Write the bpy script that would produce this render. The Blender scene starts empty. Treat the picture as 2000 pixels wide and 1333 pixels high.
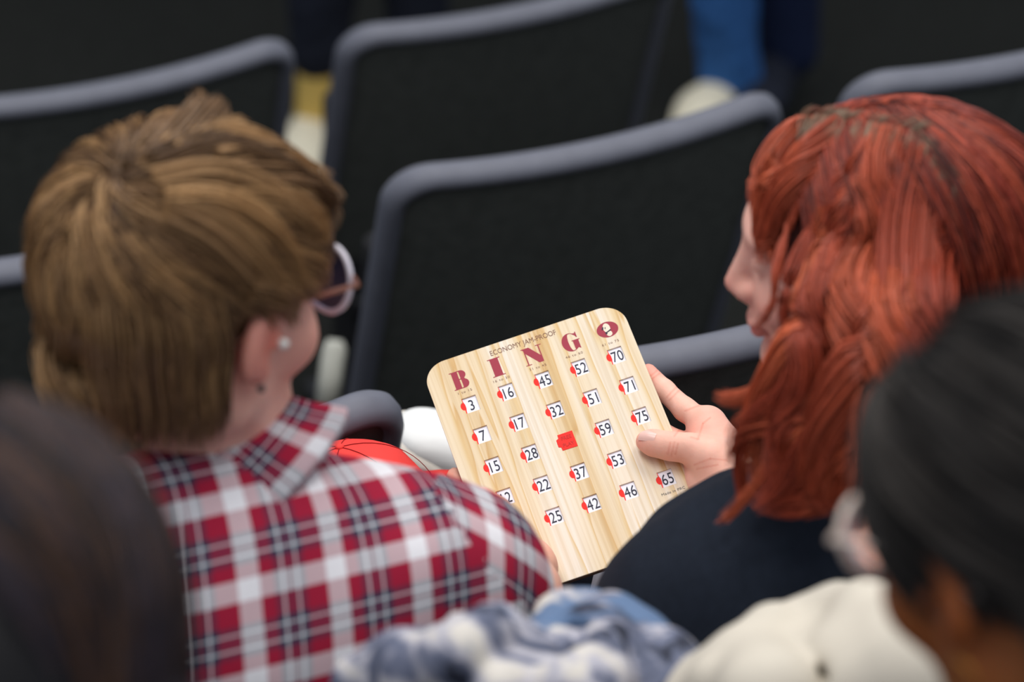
import bpy, bmesh, math, random
import numpy as np
from mathutils import Vector, Matrix, noise as mnoise

rng = np.random.default_rng(7)
random.seed(7)
PI = math.pi
C = bpy.context.scene.collection
# ------------------------------------------------------------------ camera geometry
FPX = 6300.0
PITCH = math.radians(33)
CAMH = 2.32
cp, sp = math.cos(PITCH), math.sin(PITCH)
RIGHT = np.array([1.0, 0, 0]); UP = np.array([0, sp, cp]); FWD = np.array([0, cp, -sp])
CAM = np.array([0, 0, CAMH])
YAW = math.radians(22.4)                       # seat rows run at this angle to the view
US = np.array([math.cos(YAW), math.sin(YAW), 0]); UN = np.array([-math.sin(YAW), math.cos(YAW), 0])

def at(px, py, z):
    """a point of the photograph at distance z becomes a world point"""
    return CAM + z * (FWD + (px - 1000) / FPX * RIGHT + (666.5 - py) / FPX * UP)
def sn(s, n, z):
    return US * s + UN * n + np.array([0, 0, z])

# ------------------------------------------------------------------ object helpers
def empty(name, loc, label, cat, group=None, rz=0):
    o = bpy.data.objects.new(name, None); C.objects.link(o)
    o.location = loc; o.rotation_euler = (0, 0, rz); o.empty_display_size = .1
    o['label'] = label; o['category'] = cat
    if group: o['group'] = group
    return o
def tag(o, label, cat, group=None):
    o['label'] = label; o['category'] = cat
    if group: o['group'] = group
    return o
def link(name, me, mat, parent=None, world=False, smooth=True):
    o = bpy.data.objects.new(name, me); C.objects.link(o)
    if mat is not None:
        for m in (mat if isinstance(mat, (list, tuple)) else [mat]): me.materials.append(m)
    if smooth and len(me.polygons): me.polygons.foreach_set('use_smooth', np.ones(len(me.polygons), bool))
    if parent is not None:
        o.parent = parent
        if world:                               # mesh is in world coordinates
            par = parent; M = Matrix.Identity(4)
            chain = []
            while par is not None: chain.append((par.matrix_parent_inverse @ par.matrix_basis) if par.parent else par.matrix_basis.copy()); par = par.parent
            for b in reversed(chain): M = M @ b
            o.matrix_parent_inverse = M.inverted()
    return o
def mesh_np(V, F, col=None, uv=None, matidx=None):
    """V (n,3); F (m,4) or list of arrays of faces of equal size"""
    me = bpy.data.meshes.new('m')
    Fs = F if isinstance(F, list) else [F]
    Fs = [np.asarray(f, np.int32) for f in Fs if len(f)]
    me.vertices.add(len(V)); me.vertices.foreach_set('co', np.ascontiguousarray(V, np.float32).ravel())
    loops = np.concatenate([f.ravel() for f in Fs]); tot = np.concatenate([np.full(len(f), f.shape[1], np.int32) for f in Fs])
    st = np.concatenate([[0], np.cumsum(tot)[:-1]]).astype(np.int32)
    me.loops.add(len(loops)); me.loops.foreach_set('vertex_index', loops)
    me.polygons.add(len(tot)); me.polygons.foreach_set('loop_start', st)
    if matidx is not None: me.polygons.foreach_set('material_index', matidx)
    me.update(calc_edges=True); me.validate()
    if col is not None:
        a = me.color_attributes.new('Col', 'FLOAT_COLOR', 'POINT')
        a.data.foreach_set('color', np.concatenate([col, np.ones((len(col), 1))], 1).astype(np.float32).ravel())
    if uv is not None:
        a = me.attributes.new('cloth_uv', 'FLOAT_VECTOR', 'POINT')
        a.data.foreach_set('vector', np.concatenate([uv, np.zeros((len(uv), 1))], 1).astype(np.float32).ravel())
    return me
def bm_mesh(bm):
    me = bpy.data.meshes.new('m'); bm.to_mesh(me); bm.free(); return me
def lin(r, g, b):
    f = lambda c: ((c / 255) / 12.92 if c / 255 <= .04045 else ((c / 255 + .055) / 1.055) ** 2.4)
    return (f(r), f(g), f(b))
def nrm(v): return v / (np.linalg.norm(v) + 1e-12)

# ------------------------------------------------------------------ materials
def mat(name, col, rough=.6, spec=.4, metal=0, noise=0, nscale=40, bump=0, bscale=200, vcol=False, sss=0, trans=0, alpha=1):
    m = bpy.data.materials.new(name); m.use_nodes = True
    nt = m.node_tree; b = nt.nodes['Principled BSDF']; L = nt.links
    b.inputs['Roughness'].default_value = rough; b.inputs['Specular IOR Level'].default_value = spec
    b.inputs['Metallic'].default_value = metal; b.inputs['Base Color'].default_value = (*col, 1)
    b.inputs['Transmission Weight'].default_value = trans; b.inputs['Alpha'].default_value = alpha
    if sss:
        b.inputs['Subsurface Weight'].default_value = sss; b.inputs['Subsurface Radius'].default_value = (1, .35, .2)
        b.inputs['Subsurface Scale'].default_value = .006
    tc = nt.nodes.new('ShaderNodeTexCoord'); src = None
    if vcol:
        a = nt.nodes.new('ShaderNodeAttribute'); a.attribute_name = 'Col'; src = a.outputs['Color']
    if noise:
        n = nt.nodes.new('ShaderNodeTexNoise'); n.inputs['Scale'].default_value = nscale; n.inputs['Detail'].default_value = 6
        L.new(tc.outputs['Object'], n.inputs['Vector'])
        mr = nt.nodes.new('ShaderNodeMapRange'); mr.inputs['To Min'].default_value = 1 - noise; mr.inputs['To Max'].default_value = 1 + noise
        mr.inputs['From Min'].default_value = .3; mr.inputs['From Max'].default_value = .7
        L.new(n.outputs['Fac'], mr.inputs['Value'])
        mx = nt.nodes.new('ShaderNodeVectorMath'); mx.operation = 'SCALE'
        if src is not None: L.new(src, mx.inputs[0])
        else: mx.inputs[0].default_value = col
        L.new(mr.outputs[0], mx.inputs['Scale']); src = mx.outputs[0]
    if src is not None: L.new(src, b.inputs['Base Color'])
    if bump:
        n = nt.nodes.new('ShaderNodeTexNoise'); n.inputs['Scale'].default_value = bscale; n.inputs['Detail'].default_value = 4
        L.new(tc.outputs['Object'], n.inputs['Vector'])
        bp = nt.nodes.new('ShaderNodeBump'); bp.inputs['Strength'].default_value = bump; bp.inputs['Distance'].default_value = .002
        L.new(n.outputs['Fac'], bp.inputs['Height']); L.new(bp.outputs[0], b.inputs['Normal'])
    return m

M = {}
M['panel'] = mat('charcoal_mesh_fabric', lin(88, 90, 86), .85, .25, noise=.15, nscale=60, bump=.3, bscale=600)
M['rim'] = mat('grey_rubber_edge', lin(106, 108, 119), .55, .35, noise=.06)
M['seat'] = mat('dark_seat_fabric', lin(40, 40, 42), .9, .2, noise=.15, bump=.3)
M['metal'] = mat('dark_metal', lin(60, 60, 64), .45, .5, metal=.6, noise=.05)
M['floor'] = mat('dark_carpet', lin(34, 35, 33), .95, .1, noise=.25, nscale=90, bump=.6, bscale=500)
M['skin'] = mat('skin', (.7, .4, .3), .5, .35, vcol=True, sss=.25, noise=.05, nscale=60, bump=.12, bscale=260)
M['hair'] = mat('hair', (.2, .1, .05), .42, .45, vcol=True)
M['black_hair'] = mat('black_hair', (.02, .02, .02), .5, .25, vcol=True)
M['navy'] = mat('navy_cotton', lin(33, 39, 50), .9, .15, noise=.12, nscale=120, bump=.25, bscale=700)
M['jeans'] = mat('blue_denim', lin(52, 98, 158), .9, .2, noise=.2, nscale=60, bump=.3, bscale=600)
M['jeans_shaded'] = mat('shaded_blue_denim', lin(24, 34, 62), .9, .2, noise=.2, nscale=60)  # the blue denim again with shade painted in, for the farther leg
M['mustard'] = mat('mustard_trouser', lin(222, 188, 104), .9, .2, noise=.12)
M['cream_shoe'] = mat('cream_leather', lin(232, 224, 200), .6, .4, noise=.05)
M['white_shoe'] = mat('white_leather', lin(240, 240, 238), .45, .4, noise=.03)
M['sole'] = mat('off_white_rubber', lin(226, 218, 206), .6, .3, noise=.04)
M['dark_pants'] = mat('dark_trouser', lin(30, 34, 46), .9, .2, noise=.15)
M['red_cap'] = mat('red_cotton', lin(236, 66, 60), .75, .25, noise=.05, nscale=30, bump=.1, bscale=700)
M['stitch'] = mat('dark_stitch', lin(150, 28, 32), .8, .2, noise=.05)
M['cream_cloth'] = mat('cream_jacket_cloth', lin(204, 196, 182), .85, .2, noise=.05, nscale=20, bump=.2, bscale=300)
M['paper'] = mat('white_paper', lin(215, 216, 226), .8, .2, noise=.02)
M['post'] = mat('pale_grey_paint', lin(190, 190, 180), .6, .3, noise=.05)
M['tile'] = mat('white_number_tile', lin(240, 240, 250), .5, .4, noise=.01)
M['ink'] = mat('navy_ink', lin(28, 30, 52), .5, .3, noise=.02)
M['smallink'] = mat('brown_ink', lin(120, 76, 60), .6, .3, noise=.05)
M['maroon'] = mat('maroon_ink', lin(158, 40, 62), .5, .3, noise=.03)
M['red_tab'] = mat('red_plastic', lin(238, 30, 16), .5, .25, noise=.02)
M['red_emboss'] = mat('dark_red_emboss', lin(196, 30, 22), .5, .3, noise=.02)
M['recess'] = mat('board_core', lin(150, 128, 120), .8, .2, noise=.1)
M['cream_ink'] = mat('cream_ink', lin(238, 222, 200), .6, .3, noise=.02)
M['lilac_frame'] = mat('pale_lilac_acetate', lin(226, 220, 232), .2, .6, noise=.02)
M['lens'] = mat('tinted_lens', lin(90, 88, 130), .1, .6, trans=.75, noise=.01)
M['hinge'] = mat('rose_gold', lin(180, 120, 100), .35, .5, metal=.8, noise=.02)
M['pearl'] = mat('pearl', lin(235, 228, 222), .25, .6, noise=.02)
M['pink_frame'] = mat('pale_pink_acetate', lin(236, 218, 206), .2, .6, noise=.02)
M['gold'] = mat('gold', lin(190, 130, 60), .3, .5, metal=.9, noise=.02)
M['clip'] = mat('white_shell_clip', lin(245, 240, 236), .3, .5, noise=.02)

def wood_mat():
    m = bpy.data.materials.new('pale_ash_wood_print'); m.use_nodes = True
    nt = m.node_tree; L = nt.links; b = nt.nodes['Principled BSDF']; b.inputs['Roughness'].default_value = .42
    tc = nt.nodes.new('ShaderNodeTexCoord')
    def nz(sx, sy, scale, det, dist=0, off=0):
        mp = nt.nodes.new('ShaderNodeMapping'); mp.inputs['Scale'].default_value = (sx, sy, 1); mp.inputs['Location'].default_value = (off, off, 0)
        n = nt.nodes.new('ShaderNodeTexNoise'); n.inputs['Scale'].default_value = scale; n.inputs['Detail'].default_value = det
        n.inputs['Distortion'].default_value = dist
        L.new(tc.outputs['Object'], mp.inputs['Vector']); L.new(mp.outputs[0], n.inputs['Vector']); return n.outputs['Fac']
    def ramp(src, stops):
        r = nt.nodes.new('ShaderNodeValToRGB'); L.new(src, r.inputs['Fac'])
        while len(r.color_ramp.elements) < len(stops): r.color_ramp.elements.new(.5)
        for e, (p, c) in zip(r.color_ramp.elements, stops): e.position = p; e.color = (*c, 1)
        return r.outputs[0]
    def mix(f, a, bb, mode='MIX'):
        x = nt.nodes.new('ShaderNodeMixRGB'); x.blend_type = mode
        if isinstance(f, float): x.inputs[0].default_value = f
        else: L.new(f, x.inputs[0])
        L.new(a, x.inputs[1]); L.new(bb, x.inputs[2]); return x.outputs[0]
    base = ramp(nz(1, .04, 22, 2, .3), [(.36, lin(216, 188, 142)), (.5, lin(227, 208, 176)), (.64, lin(232, 221, 206))])
    # broad grain bands, sharp on one side
    wv = nt.nodes.new('ShaderNodeTexWave'); wv.wave_type = 'BANDS'; wv.bands_direction = 'X'; wv.wave_profile = 'SAW'
    mp = nt.nodes.new('ShaderNodeMapping'); mp.inputs['Scale'].default_value = (1, .06, 1); mp.inputs['Rotation'].default_value = (0, 0, .0)
    L.new(tc.outputs['Object'], mp.inputs['Vector']); L.new(mp.outputs[0], wv.inputs['Vector'])
    wv.inputs['Scale'].default_value = 17; wv.inputs['Distortion'].default_value = 9; wv.inputs['Detail'].default_value = 2
    wv.inputs['Detail Scale'].default_value = 3.2
    grain = ramp(wv.outputs['Fac'], [(.0, (1, 1, 1)), (.55, (.97, .96, .93)), (.86, (.9, .8, .58)), (.95, (.84, .66, .36)), (1, (1, .98, .95))])
    c = mix(1.0, base, grain, 'MULTIPLY')
    fine = ramp(nz(1, .015, 260, 3, 0, 3), [(.38, (.87, .8, .68)), (.55, (1, 1, 1))])
    c = mix(.8, c, fine, 'MULTIPLY')
    L.new(c, b.inputs['Base Color']); return m
M['wood'] = wood_mat()

def plaid_mat():
    m = bpy.data.materials.new('red_white_navy_plaid_flannel'); m.use_nodes = True
    nt = m.node_tree; L = nt.links; b = nt.nodes['Principled BSDF']; b.inputs['Roughness'].default_value = .95
    b.inputs['Specular IOR Level'].default_value = .15
    a = nt.nodes.new('ShaderNodeAttribute'); a.attribute_name = 'cloth_uv'
    s = nt.nodes.new('ShaderNodeSeparateXYZ'); L.new(a.outputs['Vector'], s.inputs[0])
    RED, WH, NV, PK = lin(158, 32, 58), lin(236, 234, 238), lin(44, 54, 76), lin(205, 150, 160)
    # one repeat of the sett as constant bands
    sett = [(0, WH), (.24, RED), (.40, NV), (.48, WH), (.505, NV), (.565, RED), (.585, NV), (.645, WH), (.67, NV), (.75, RED), (.93, RED)]
    def band(sock):
        f = nt.nodes.new('ShaderNodeMath'); f.operation = 'FRACT'; L.new(sock, f.inputs[0])
        r = nt.nodes.new('ShaderNodeValToRGB'); r.color_ramp.interpolation = 'CONSTANT'; L.new(f.outputs[0], r.inputs['Fac'])
        while len(r.color_ramp.elements) < len(sett): r.color_ramp.elements.new(.5)
        for e, (p, c) in zip(r.color_ramp.elements, sett): e.position = p; e.color = (*c, 1)
        return r.outputs[0]
    x = nt.nodes.new('ShaderNodeMixRGB'); x.inputs[0].default_value = .5
    L.new(band(s.outputs[0]), x.inputs[1]); L.new(band(s.outputs[1]), x.inputs[2])
    L.new(x.outputs[0], b.inputs['Base Color']); return m
M['plaid'] = plaid_mat()

def camo_mat():
    m = bpy.data.materials.new('blue_grey_cream_print_fabric'); m.use_nodes = True
    nt = m.node_tree; L = nt.links; b = nt.nodes['Principled BSDF']; b.inputs['Roughness'].default_value = .85
    tc = nt.nodes.new('ShaderNodeTexCoord')
    def ns(scale, off, stops):
        mp = nt.nodes.new('ShaderNodeMapping'); mp.inputs['Location'].default_value = off
        n = nt.nodes.new('ShaderNodeTexNoise'); n.inputs['Scale'].default_value = scale; n.inputs['Detail'].default_value = 3; n.inputs['Distortion'].default_value = .8
        L.new(tc.outputs['Object'], mp.inputs['Vector']); L.new(mp.outputs[0], n.inputs['Vector'])
        r = nt.nodes.new('ShaderNodeValToRGB'); r.color_ramp.interpolation = 'EASE'; L.new(n.outputs['Fac'], r.inputs['Fac'])
        while len(r.color_ramp.elements) < len(stops): r.color_ramp.elements.new(.5)
        for e, (p, c) in zip(r.color_ramp.elements, stops): e.position = p; e.color = (*c, 1)
        return r.outputs[0]
    A = ns(24, (0, 0, 0), [(.36, lin(34, 38, 54)), (.45, lin(96, 102, 124)), (.53, lin(176, 174, 184)), (.64, lin(208, 202, 194))])
    B = ns(14, (5, 2, 1), [(.57, (0, 0, 0)), (.64, (1, 1, 1))])
    x = nt.nodes.new('ShaderNodeMixRGB'); L.new(B, x.inputs[0]); L.new(A, x.inputs[1]); x.inputs[2].default_value = (*lin(92, 116, 150), 1)
    L.new(x.outputs[0], b.inputs['Base Color']); return m
M['camo'] = camo_mat()

# ------------------------------------------------------------------ signed-distance modelling
class Sdf:
    def __init__(self): self.p = []
    def cap(self, a, b, ra, rb=None, k=.02, op=1):
        self.p.append(('c', np.array(a, float), np.array(b, float), ra, ra if rb is None else rb, k, op)); return self
    def chain(self, pts, rs, k=.02, op=1):
        for i in range(len(pts) - 1): self.cap(pts[i], pts[i + 1], rs[i], rs[i + 1], k, op)
        return self
    def ell(self, c, r, R=None, k=.02, op=1):
        self.p.append(('e', np.array(c, float), np.eye(3) if R is None else np.array(R, float), np.array(r, float), None, k, op)); return self
    def add(self, other, Mx, c, scale=1.0):
        """place another Sdf with rotation Mx and centre c"""
        for q in other.p:
            if q[0] == 'c': self.p.append(('c', c + Mx @ (q[1] * scale), c + Mx @ (q[2] * scale), q[3] * scale, q[4] * scale, q[5], q[6]))
            else: self.p.append(('e', c + Mx @ (q[1] * scale), Mx @ q[2], q[3] * scale, None, q[5], q[6]))
        return self
    def bounds(self):
        lo = np.full(3, 9e9); hi = -lo
        for q in self.p:
            if q[6] < 0: continue
            if q[0] == 'c':
                for e, r in ((q[1], q[3]), (q[2], q[4])): lo = np.minimum(lo, e - r); hi = np.maximum(hi, e + r)
            else:
                ext = np.sqrt(((q[2] * q[3][None, :]) ** 2).sum(1)); lo = np.minimum(lo, q[1] - ext); hi = np.maximum(hi, q[1] + ext)
        return lo, hi
    def field(self, lo, n, h):
        F = np.full(n, 1.0, np.float32)
        for q in self.p:
            k = q[5]; mg = k + 2.5 * h + .004
            if q[0] == 'c':
                l = np.minimum(q[1] - q[3], q[2] - q[4]) - mg; u = np.maximum(q[1] + q[3], q[2] + q[4]) + mg
            else:
                ext = np.sqrt(((q[2] * q[3][None, :]) ** 2).sum(1)); l = q[1] - ext - mg; u = q[1] + ext + mg
            i0 = np.clip(np.floor((l - lo) / h).astype(int), 0, np.array(n)); i1 = np.clip(np.ceil((u - lo) / h).astype(int) + 1, 0, np.array(n))
            if (i1 <= i0).any(): continue
            gx, gy, gz = np.meshgrid(*[lo[a] + h * np.arange(i0[a], i1[a]) for a in range(3)], indexing='ij')
            P = np.stack([gx, gy, gz], -1)
            if q[0] == 'c':
                ab = q[2] - q[1]; L2 = max(ab @ ab, 1e-12)
                t = np.clip(((P - q[1]) @ ab) / L2, 0, 1)
                d = np.linalg.norm(P - q[1] - t[..., None] * ab, axis=-1) - (q[3] + t * (q[4] - q[3]))
            else:
                X = (P - q[1]) @ q[2]; k0 = np.linalg.norm(X / q[3], axis=-1); k1 = np.linalg.norm(X / q[3] ** 2, axis=-1) + 1e-9
                d = k0 * (k0 - 1) / k1
            sl = tuple(slice(i0[a], i1[a]) for a in range(3)); A = F[sl]
            if q[6] > 0:
                hh = np.maximum(k - np.abs(A - d), 0) / k; F[sl] = np.minimum(A, d) - hh * hh * k / 4
            else:
                d = -d; hh = np.maximum(k - np.abs(A - d), 0) / k; F[sl] = np.maximum(A, d) + hh * hh * k / 4
        return F
    def mesh(self, h, clip=None, offset=0):
        lo, hi = self.bounds(); lo = lo - 3 * h - .01; hi = hi + 3 * h + .01
        n = tuple(np.ceil((hi - lo) / h).astype(int) + 1)
        F = self.field(lo, n, h) - offset
        if clip is not None:
            gx, gy, gz = np.meshgrid(*[lo[a] + h * np.arange(n[a]) for a in range(3)], indexing='ij')
            P = np.stack([gx, gy, gz], -1)
            for (pt, nn) in clip: F = np.maximum(F, ((P - pt) @ nn).astype(np.float32))
        return surface_nets(F, lo, h)

def surface_nets(F, lo, h):
    nx, ny, nz = F.shape; ins = F < 0
    cor = [(i, j, k) for i in (0, 1) for j in (0, 1) for k in (0, 1)]
    cnt = sum(ins[i:nx - 1 + i, j:ny - 1 + j, k:nz - 1 + k].astype(np.int8) for i, j, k in cor)
    act = (cnt > 0) & (cnt < 8); I = np.argwhere(act); idx = np.full(act.shape, -1, np.int64); idx[act] = np.arange(len(I))
    vals = [F[I[:, 0] + i, I[:, 1] + j, I[:, 2] + k] for i, j, k in cor]
    acc = np.zeros((len(I), 3)); num = np.zeros(len(I))
    for a in range(8):
        for b in range(a + 1, 8):
            ca, cb = np.array(cor[a]), np.array(cor[b])
            if np.abs(ca - cb).sum() != 1: continue
            va, vb = vals[a], vals[b]; m = (va < 0) != (vb < 0)
            t = va[m] / (va[m] - vb[m]); acc[m] += ca + t[:, None] * (cb - ca); num[m] += 1
    V = lo + h * (I + acc / num[:, None])
    quads = []
    for ax in range(3):
        u, v = (ax + 1) % 3, (ax + 2) % 3
        s0 = [slice(None)] * 3; s1 = [slice(None)] * 3; s0[ax] = slice(0, -1); s1[ax] = slice(1, None)
        A = ins[tuple(s0)]; B = ins[tuple(s1)]; ch = A != B
        E = np.argwhere(ch); sgn = A[ch]
        ok = (E[:, u] > 0) & (E[:, v] > 0) & (E[:, u] < act.shape[u]) & (E[:, v] < act.shape[v]); E = E[ok]; sgn = sgn[ok]
        def cell(du, dv):
            e = E.copy(); e[:, u] -= du; e[:, v] -= dv; return idx[e[:, 0], e[:, 1], e[:, 2]]
        q = np.stack([cell(1, 1), cell(0, 1), cell(0, 0), cell(1, 0)], 1)
        q[~sgn] = q[~sgn][:, ::-1]; quads.append(q)
    Q = np.concatenate(quads); return V, Q[(Q >= 0).all(1)]

def wobble(P, amp, freq, seed=0, octv=3):
    """smooth pseudo-noise on an (n,3) array"""
    r = np.random.default_rng(seed); out = np.zeros(len(P))
    for o in range(octv):
        for _ in range(5):
            d = nrm(r.normal(size=3)); out += np.sin(P @ d * freq * (1.7 ** o) * r.uniform(.7, 1.3) + r.uniform(0, 6.28)) * amp / (1.8 ** o) / 2.2
    return out
def vnormals(V, Q):
    n = np.cross(V[Q[:, 2]] - V[Q[:, 0]], V[Q[:, 3]] - V[Q[:, 1]]); N = np.zeros_like(V)
    for i in range(4): np.add.at(N, Q[:, i], n)
    return N / (np.linalg.norm(N, axis=1, keepdims=True) + 1e-12)

# ------------------------------------------------------------------ heads
def rot(yaw, pitch=0, roll=0):
    """local: face +y, up +z, person's right +x. yaw>0 turns the face to the photo's right; pitch>0 looks down"""
    Rz = np.array(Matrix.Rotation(-yaw, 3, 'Z')); Rx = np.array(Matrix.Rotation(-pitch, 3, 'X')); Ry = np.array(Matrix.Rotation(roll, 3, 'Y'))
    return Rz @ Rx @ Ry
def head_sdf(neck=True):
    s = Sdf()
    s.ell((0, -.012, .03), (.074, .094, .084), k=.03)
    s.ell((0, .028, -.025), (.06, .062, .082), k=.03)
    for x in (-1, 1):
        s.cap((x * .048, .005, -.062), (x * .018, .068, -.098), .024, .018, k=.03)
        s.ell((x * .037, .06, -.028), (.026, .026, .024), k=.02)
    s.ell((0, .078, -.098), (.019, .017, .016), k=.02)
    s.ell((0, .076, .034), (.046, .016, .012), k=.02)
    for x in (-1, 1): s.ell((x * .031, .092, .010), (.017, .013, .012), k=.012, op=-1)
    for x in (-1, 1): s.ell((x * .031, .075, .010), (.0135, .012, .0115), k=.004)
    s.cap((0, .087, .016), (0, .109, -.026), .008, .010, k=.014)
    for x in (-1, 1): s.ell((x * .0105, .099, -.031), (.0075, .010, .008), k=.008)
    for x in (-1, 1): s.ell((x * .0065, .1035, -.0385), (.0035, .005, .004), k=.003, op=-1)
    s.ell((0, .088, -.052), (.022, .012, .012), k=.014)
    s.ell((0, .0955, -.0575), (.0215, .0095, .0058), k=.004)
    s.ell((0, .0935, -.068), (.019, .0095, .0066), k=.004)
    s.ell((0, .102, -.0628), (.024, .006, .0016), k=.003, op=-1)
    for x in (-1, 1):                                     # ears
        R = np.array(Matrix.Rotation(math.radians(x * 22), 3, 'Z') @ Matrix.Rotation(math.radians(-8), 3, 'X'))
        s.ell((x * .080, -.008, -.004), (.0085, .0185, .031), R, k=.008)
        s.ell((x * .0875, -.001, -.003), (.006, .0095, .017), R, k=.005, op=-1)
        s.ell((x * .077, .002, -.030), (.006, .009, .010), k=.006)
        s.cap((x * .083, .008, -.010), (x * .079, .011, -.002), .0035, .003, k=.004)
    return s
def skin_cols(V, Mx, c, base, flush=1.0, lips=True):
    L = (V - c) @ Mx
    col = np.tile(np.array(base, float), (len(V), 1))
    def blend(cc, ctr, r, w):
        d = np.linalg.norm((L - np.array(ctr)) / np.array(r), axis=1); f = np.clip(1.5 - d, 0, 1)[:, None] * w
        return col * (1 - f) + np.array(cc) * f
    red = np.array(base) * np.array([1.0, .52, .48])
    for x in (-1, 1):
        col = blend(red, (x * .083, -.008, -.01), (.02, .026, .04), .75 * flush)
        col = blend(np.array(base) * np.array([1, .72, .7]), (x * .045, .07, -.04), (.03, .04, .03), .7 * flush)
    col = blend(red, (0, .11, -.028), (.014, .014, .016), .35 * flush)
    if lips: col = blend(np.array(base) * np.array([.85, .36, .38]), (0, .1, -.063), (.024, .02, .011), .9)
    return col

# ------------------------------------------------------------------ hair
def catmull(P, n):
    """P (S,K,3) -> (S,n,3)"""
    P = np.asarray(P, float); S, K, _ = P.shape
    E = np.concatenate([2 * P[:, :1] - P[:, 1:2], P, 2 * P[:, -1:] - P[:, -2:-1]], 1)
    t = np.linspace(0, K - 1 - 1e-6, n); i = t.astype(int); f = (t - i)[None, :, None]
    a, b, c, d = E[:, i], E[:, i + 1], E[:, i + 2], E[:, i + 3]
    return .5 * ((2 * b) + (c - a) * f + (2 * a - 5 * b + 4 * c - d) * f * f + (3 * b - a - 3 * c + d) * f ** 3)
def strands(guides, per, spread, n=14, rad=.0007, cols=None, seed=1, jitter=.0015, tipr=.25, colvar=.25, wav=0):
    """guides (G,K,3) -> verts, quads, colours of thin tubes; spread=(root, middle, tip) radius of each lock"""
    r = np.random.default_rng(seed); G = catmull(guides, n); g, _, _ = G.shape
    T = np.gradient(G, axis=1); T /= np.linalg.norm(T, axis=2, keepdims=True) + 1e-9
    ref = np.array([.31, .57, .76]); U = np.cross(T, ref); U /= np.linalg.norm(U, axis=2, keepdims=True) + 1e-9; W = np.cross(T, U)
    t = np.linspace(0, 1, n); prof = np.interp(t, [0, .45, 1], spread)
    ang = r.uniform(0, 6.28, (g, per)); rr = np.sqrt(r.uniform(0, 1, (g, per)))
    du = (np.cos(ang) * rr)[..., None] * prof; dv = (np.sin(ang) * rr)[..., None] * prof
    ph = r.uniform(0, 6.28, (g, per, 1)); amp = r.uniform(0, 1, (g, per, 1)) * jitter
    du = du + amp * np.sin(t * 7 + ph) * t; dv = dv + amp * np.cos(t * 6 + ph) * t
    S = G[:, None] + du[..., None] * U[:, None] + dv[..., None] * W[:, None]     # g,per,n,3
    S = S.reshape(-1, n, 3)
    # vary the length
    cut = r.uniform(.82, 1.0, len(S)); idx = cut[:, None] * np.linspace(0, n - 1, n)[None]; i0 = np.minimum(idx.astype(int), n - 2); f = (idx - i0)[..., None]
    ar = np.arange(len(S))[:, None]; S = S[ar, i0] * (1 - f) + S[ar, i0 + 1] * f
    R = rad * np.interp(t, [0, .7, 1], [1, .9, tipr]); R = np.broadcast_to(R, (len(S), n)) * r.uniform(.7, 1.3, (len(S), 1))
    T = np.gradient(S, axis=1); T /= np.linalg.norm(T, axis=2, keepdims=True) + 1e-9
    U = np.cross(T, ref); U /= np.linalg.norm(U, axis=2, keepdims=True) + 1e-9; W = np.cross(T, U)
    ring = [S + R[..., None] * (math.cos(a) * U + math.sin(a) * W) for a in (0, 2.094, 4.189)]
    V = np.stack(ring, 2).reshape(-1, 3)
    base = (np.arange(len(S)) * n * 3)[:, None, None] + (np.arange(n - 1) * 3)[None, :, None]; j = np.arange(3)[None, None]
    j2 = (j + 1) % 3; Q = np.stack([base + j, base + j2, base + 3 + j2, base + 3 + j], -1).reshape(-1, 4)
    cols = np.asarray(cols, float)
    cg = np.repeat(cols, per, 0) if cols.ndim == 2 and len(cols) == g else np.broadcast_to(cols, (len(S), 3))
    cs = cg * (1 + r.uniform(-colvar, colvar, (len(S), 1)))
    col = np.repeat(cs, n * 3, 0)
    return V, Q, col
def join(parts):
    V = []; Q = []; Cc = []; o = 0
    for v, q, c in parts:
        V.append(v); Q.append(q + o); Cc.append(c if c.ndim == 2 and len(c) == len(v) else np.tile(c, (len(v), 1))); o += len(v)
    return np.concatenate(V), np.concatenate(Q), np.concatenate(Cc)
class Ell:
    def __init__(s, c, R, r): s.c = np.array(c, float); s.R = np.array(R, float); s.r = np.array(r, float)
    def drape(s, px, py, lift=0.0):
        """nearest point of the view ray on the ellipsoid (front), else the ray's closest approach"""
        d = at(px, py, 1.0) - CAM; r = s.r * (1 + lift) if abs(lift) < .5 else s.r
        O = ((CAM - s.c) @ s.R) / r; D = (d @ s.R) / r
        A = D @ D; B = O @ D; Cc = O @ O - 1; disc = B * B - A * Cc
        t = (-B - math.sqrt(disc)) / A if disc > 0 else -B / A
        return CAM + t * d
    def proj(s, P, f=1.0):
        X = (P - s.c) @ s.R; k = np.linalg.norm(X / s.r, axis=-1, keepdims=True); return s.c + (X / k * f) @ s.R.T
    def normal(s, P):
        X = (P - s.c) @ s.R; N = (X / s.r ** 2) @ s.R.T; return N / (np.linalg.norm(N, axis=-1, keepdims=True) + 1e-9)
    def random(s, n, r):
        v = r.normal(size=(n, 3)); v /= np.linalg.norm(v, axis=1, keepdims=True); return s.c + (v * s.r) @ s.R.T, v * s.r

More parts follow.
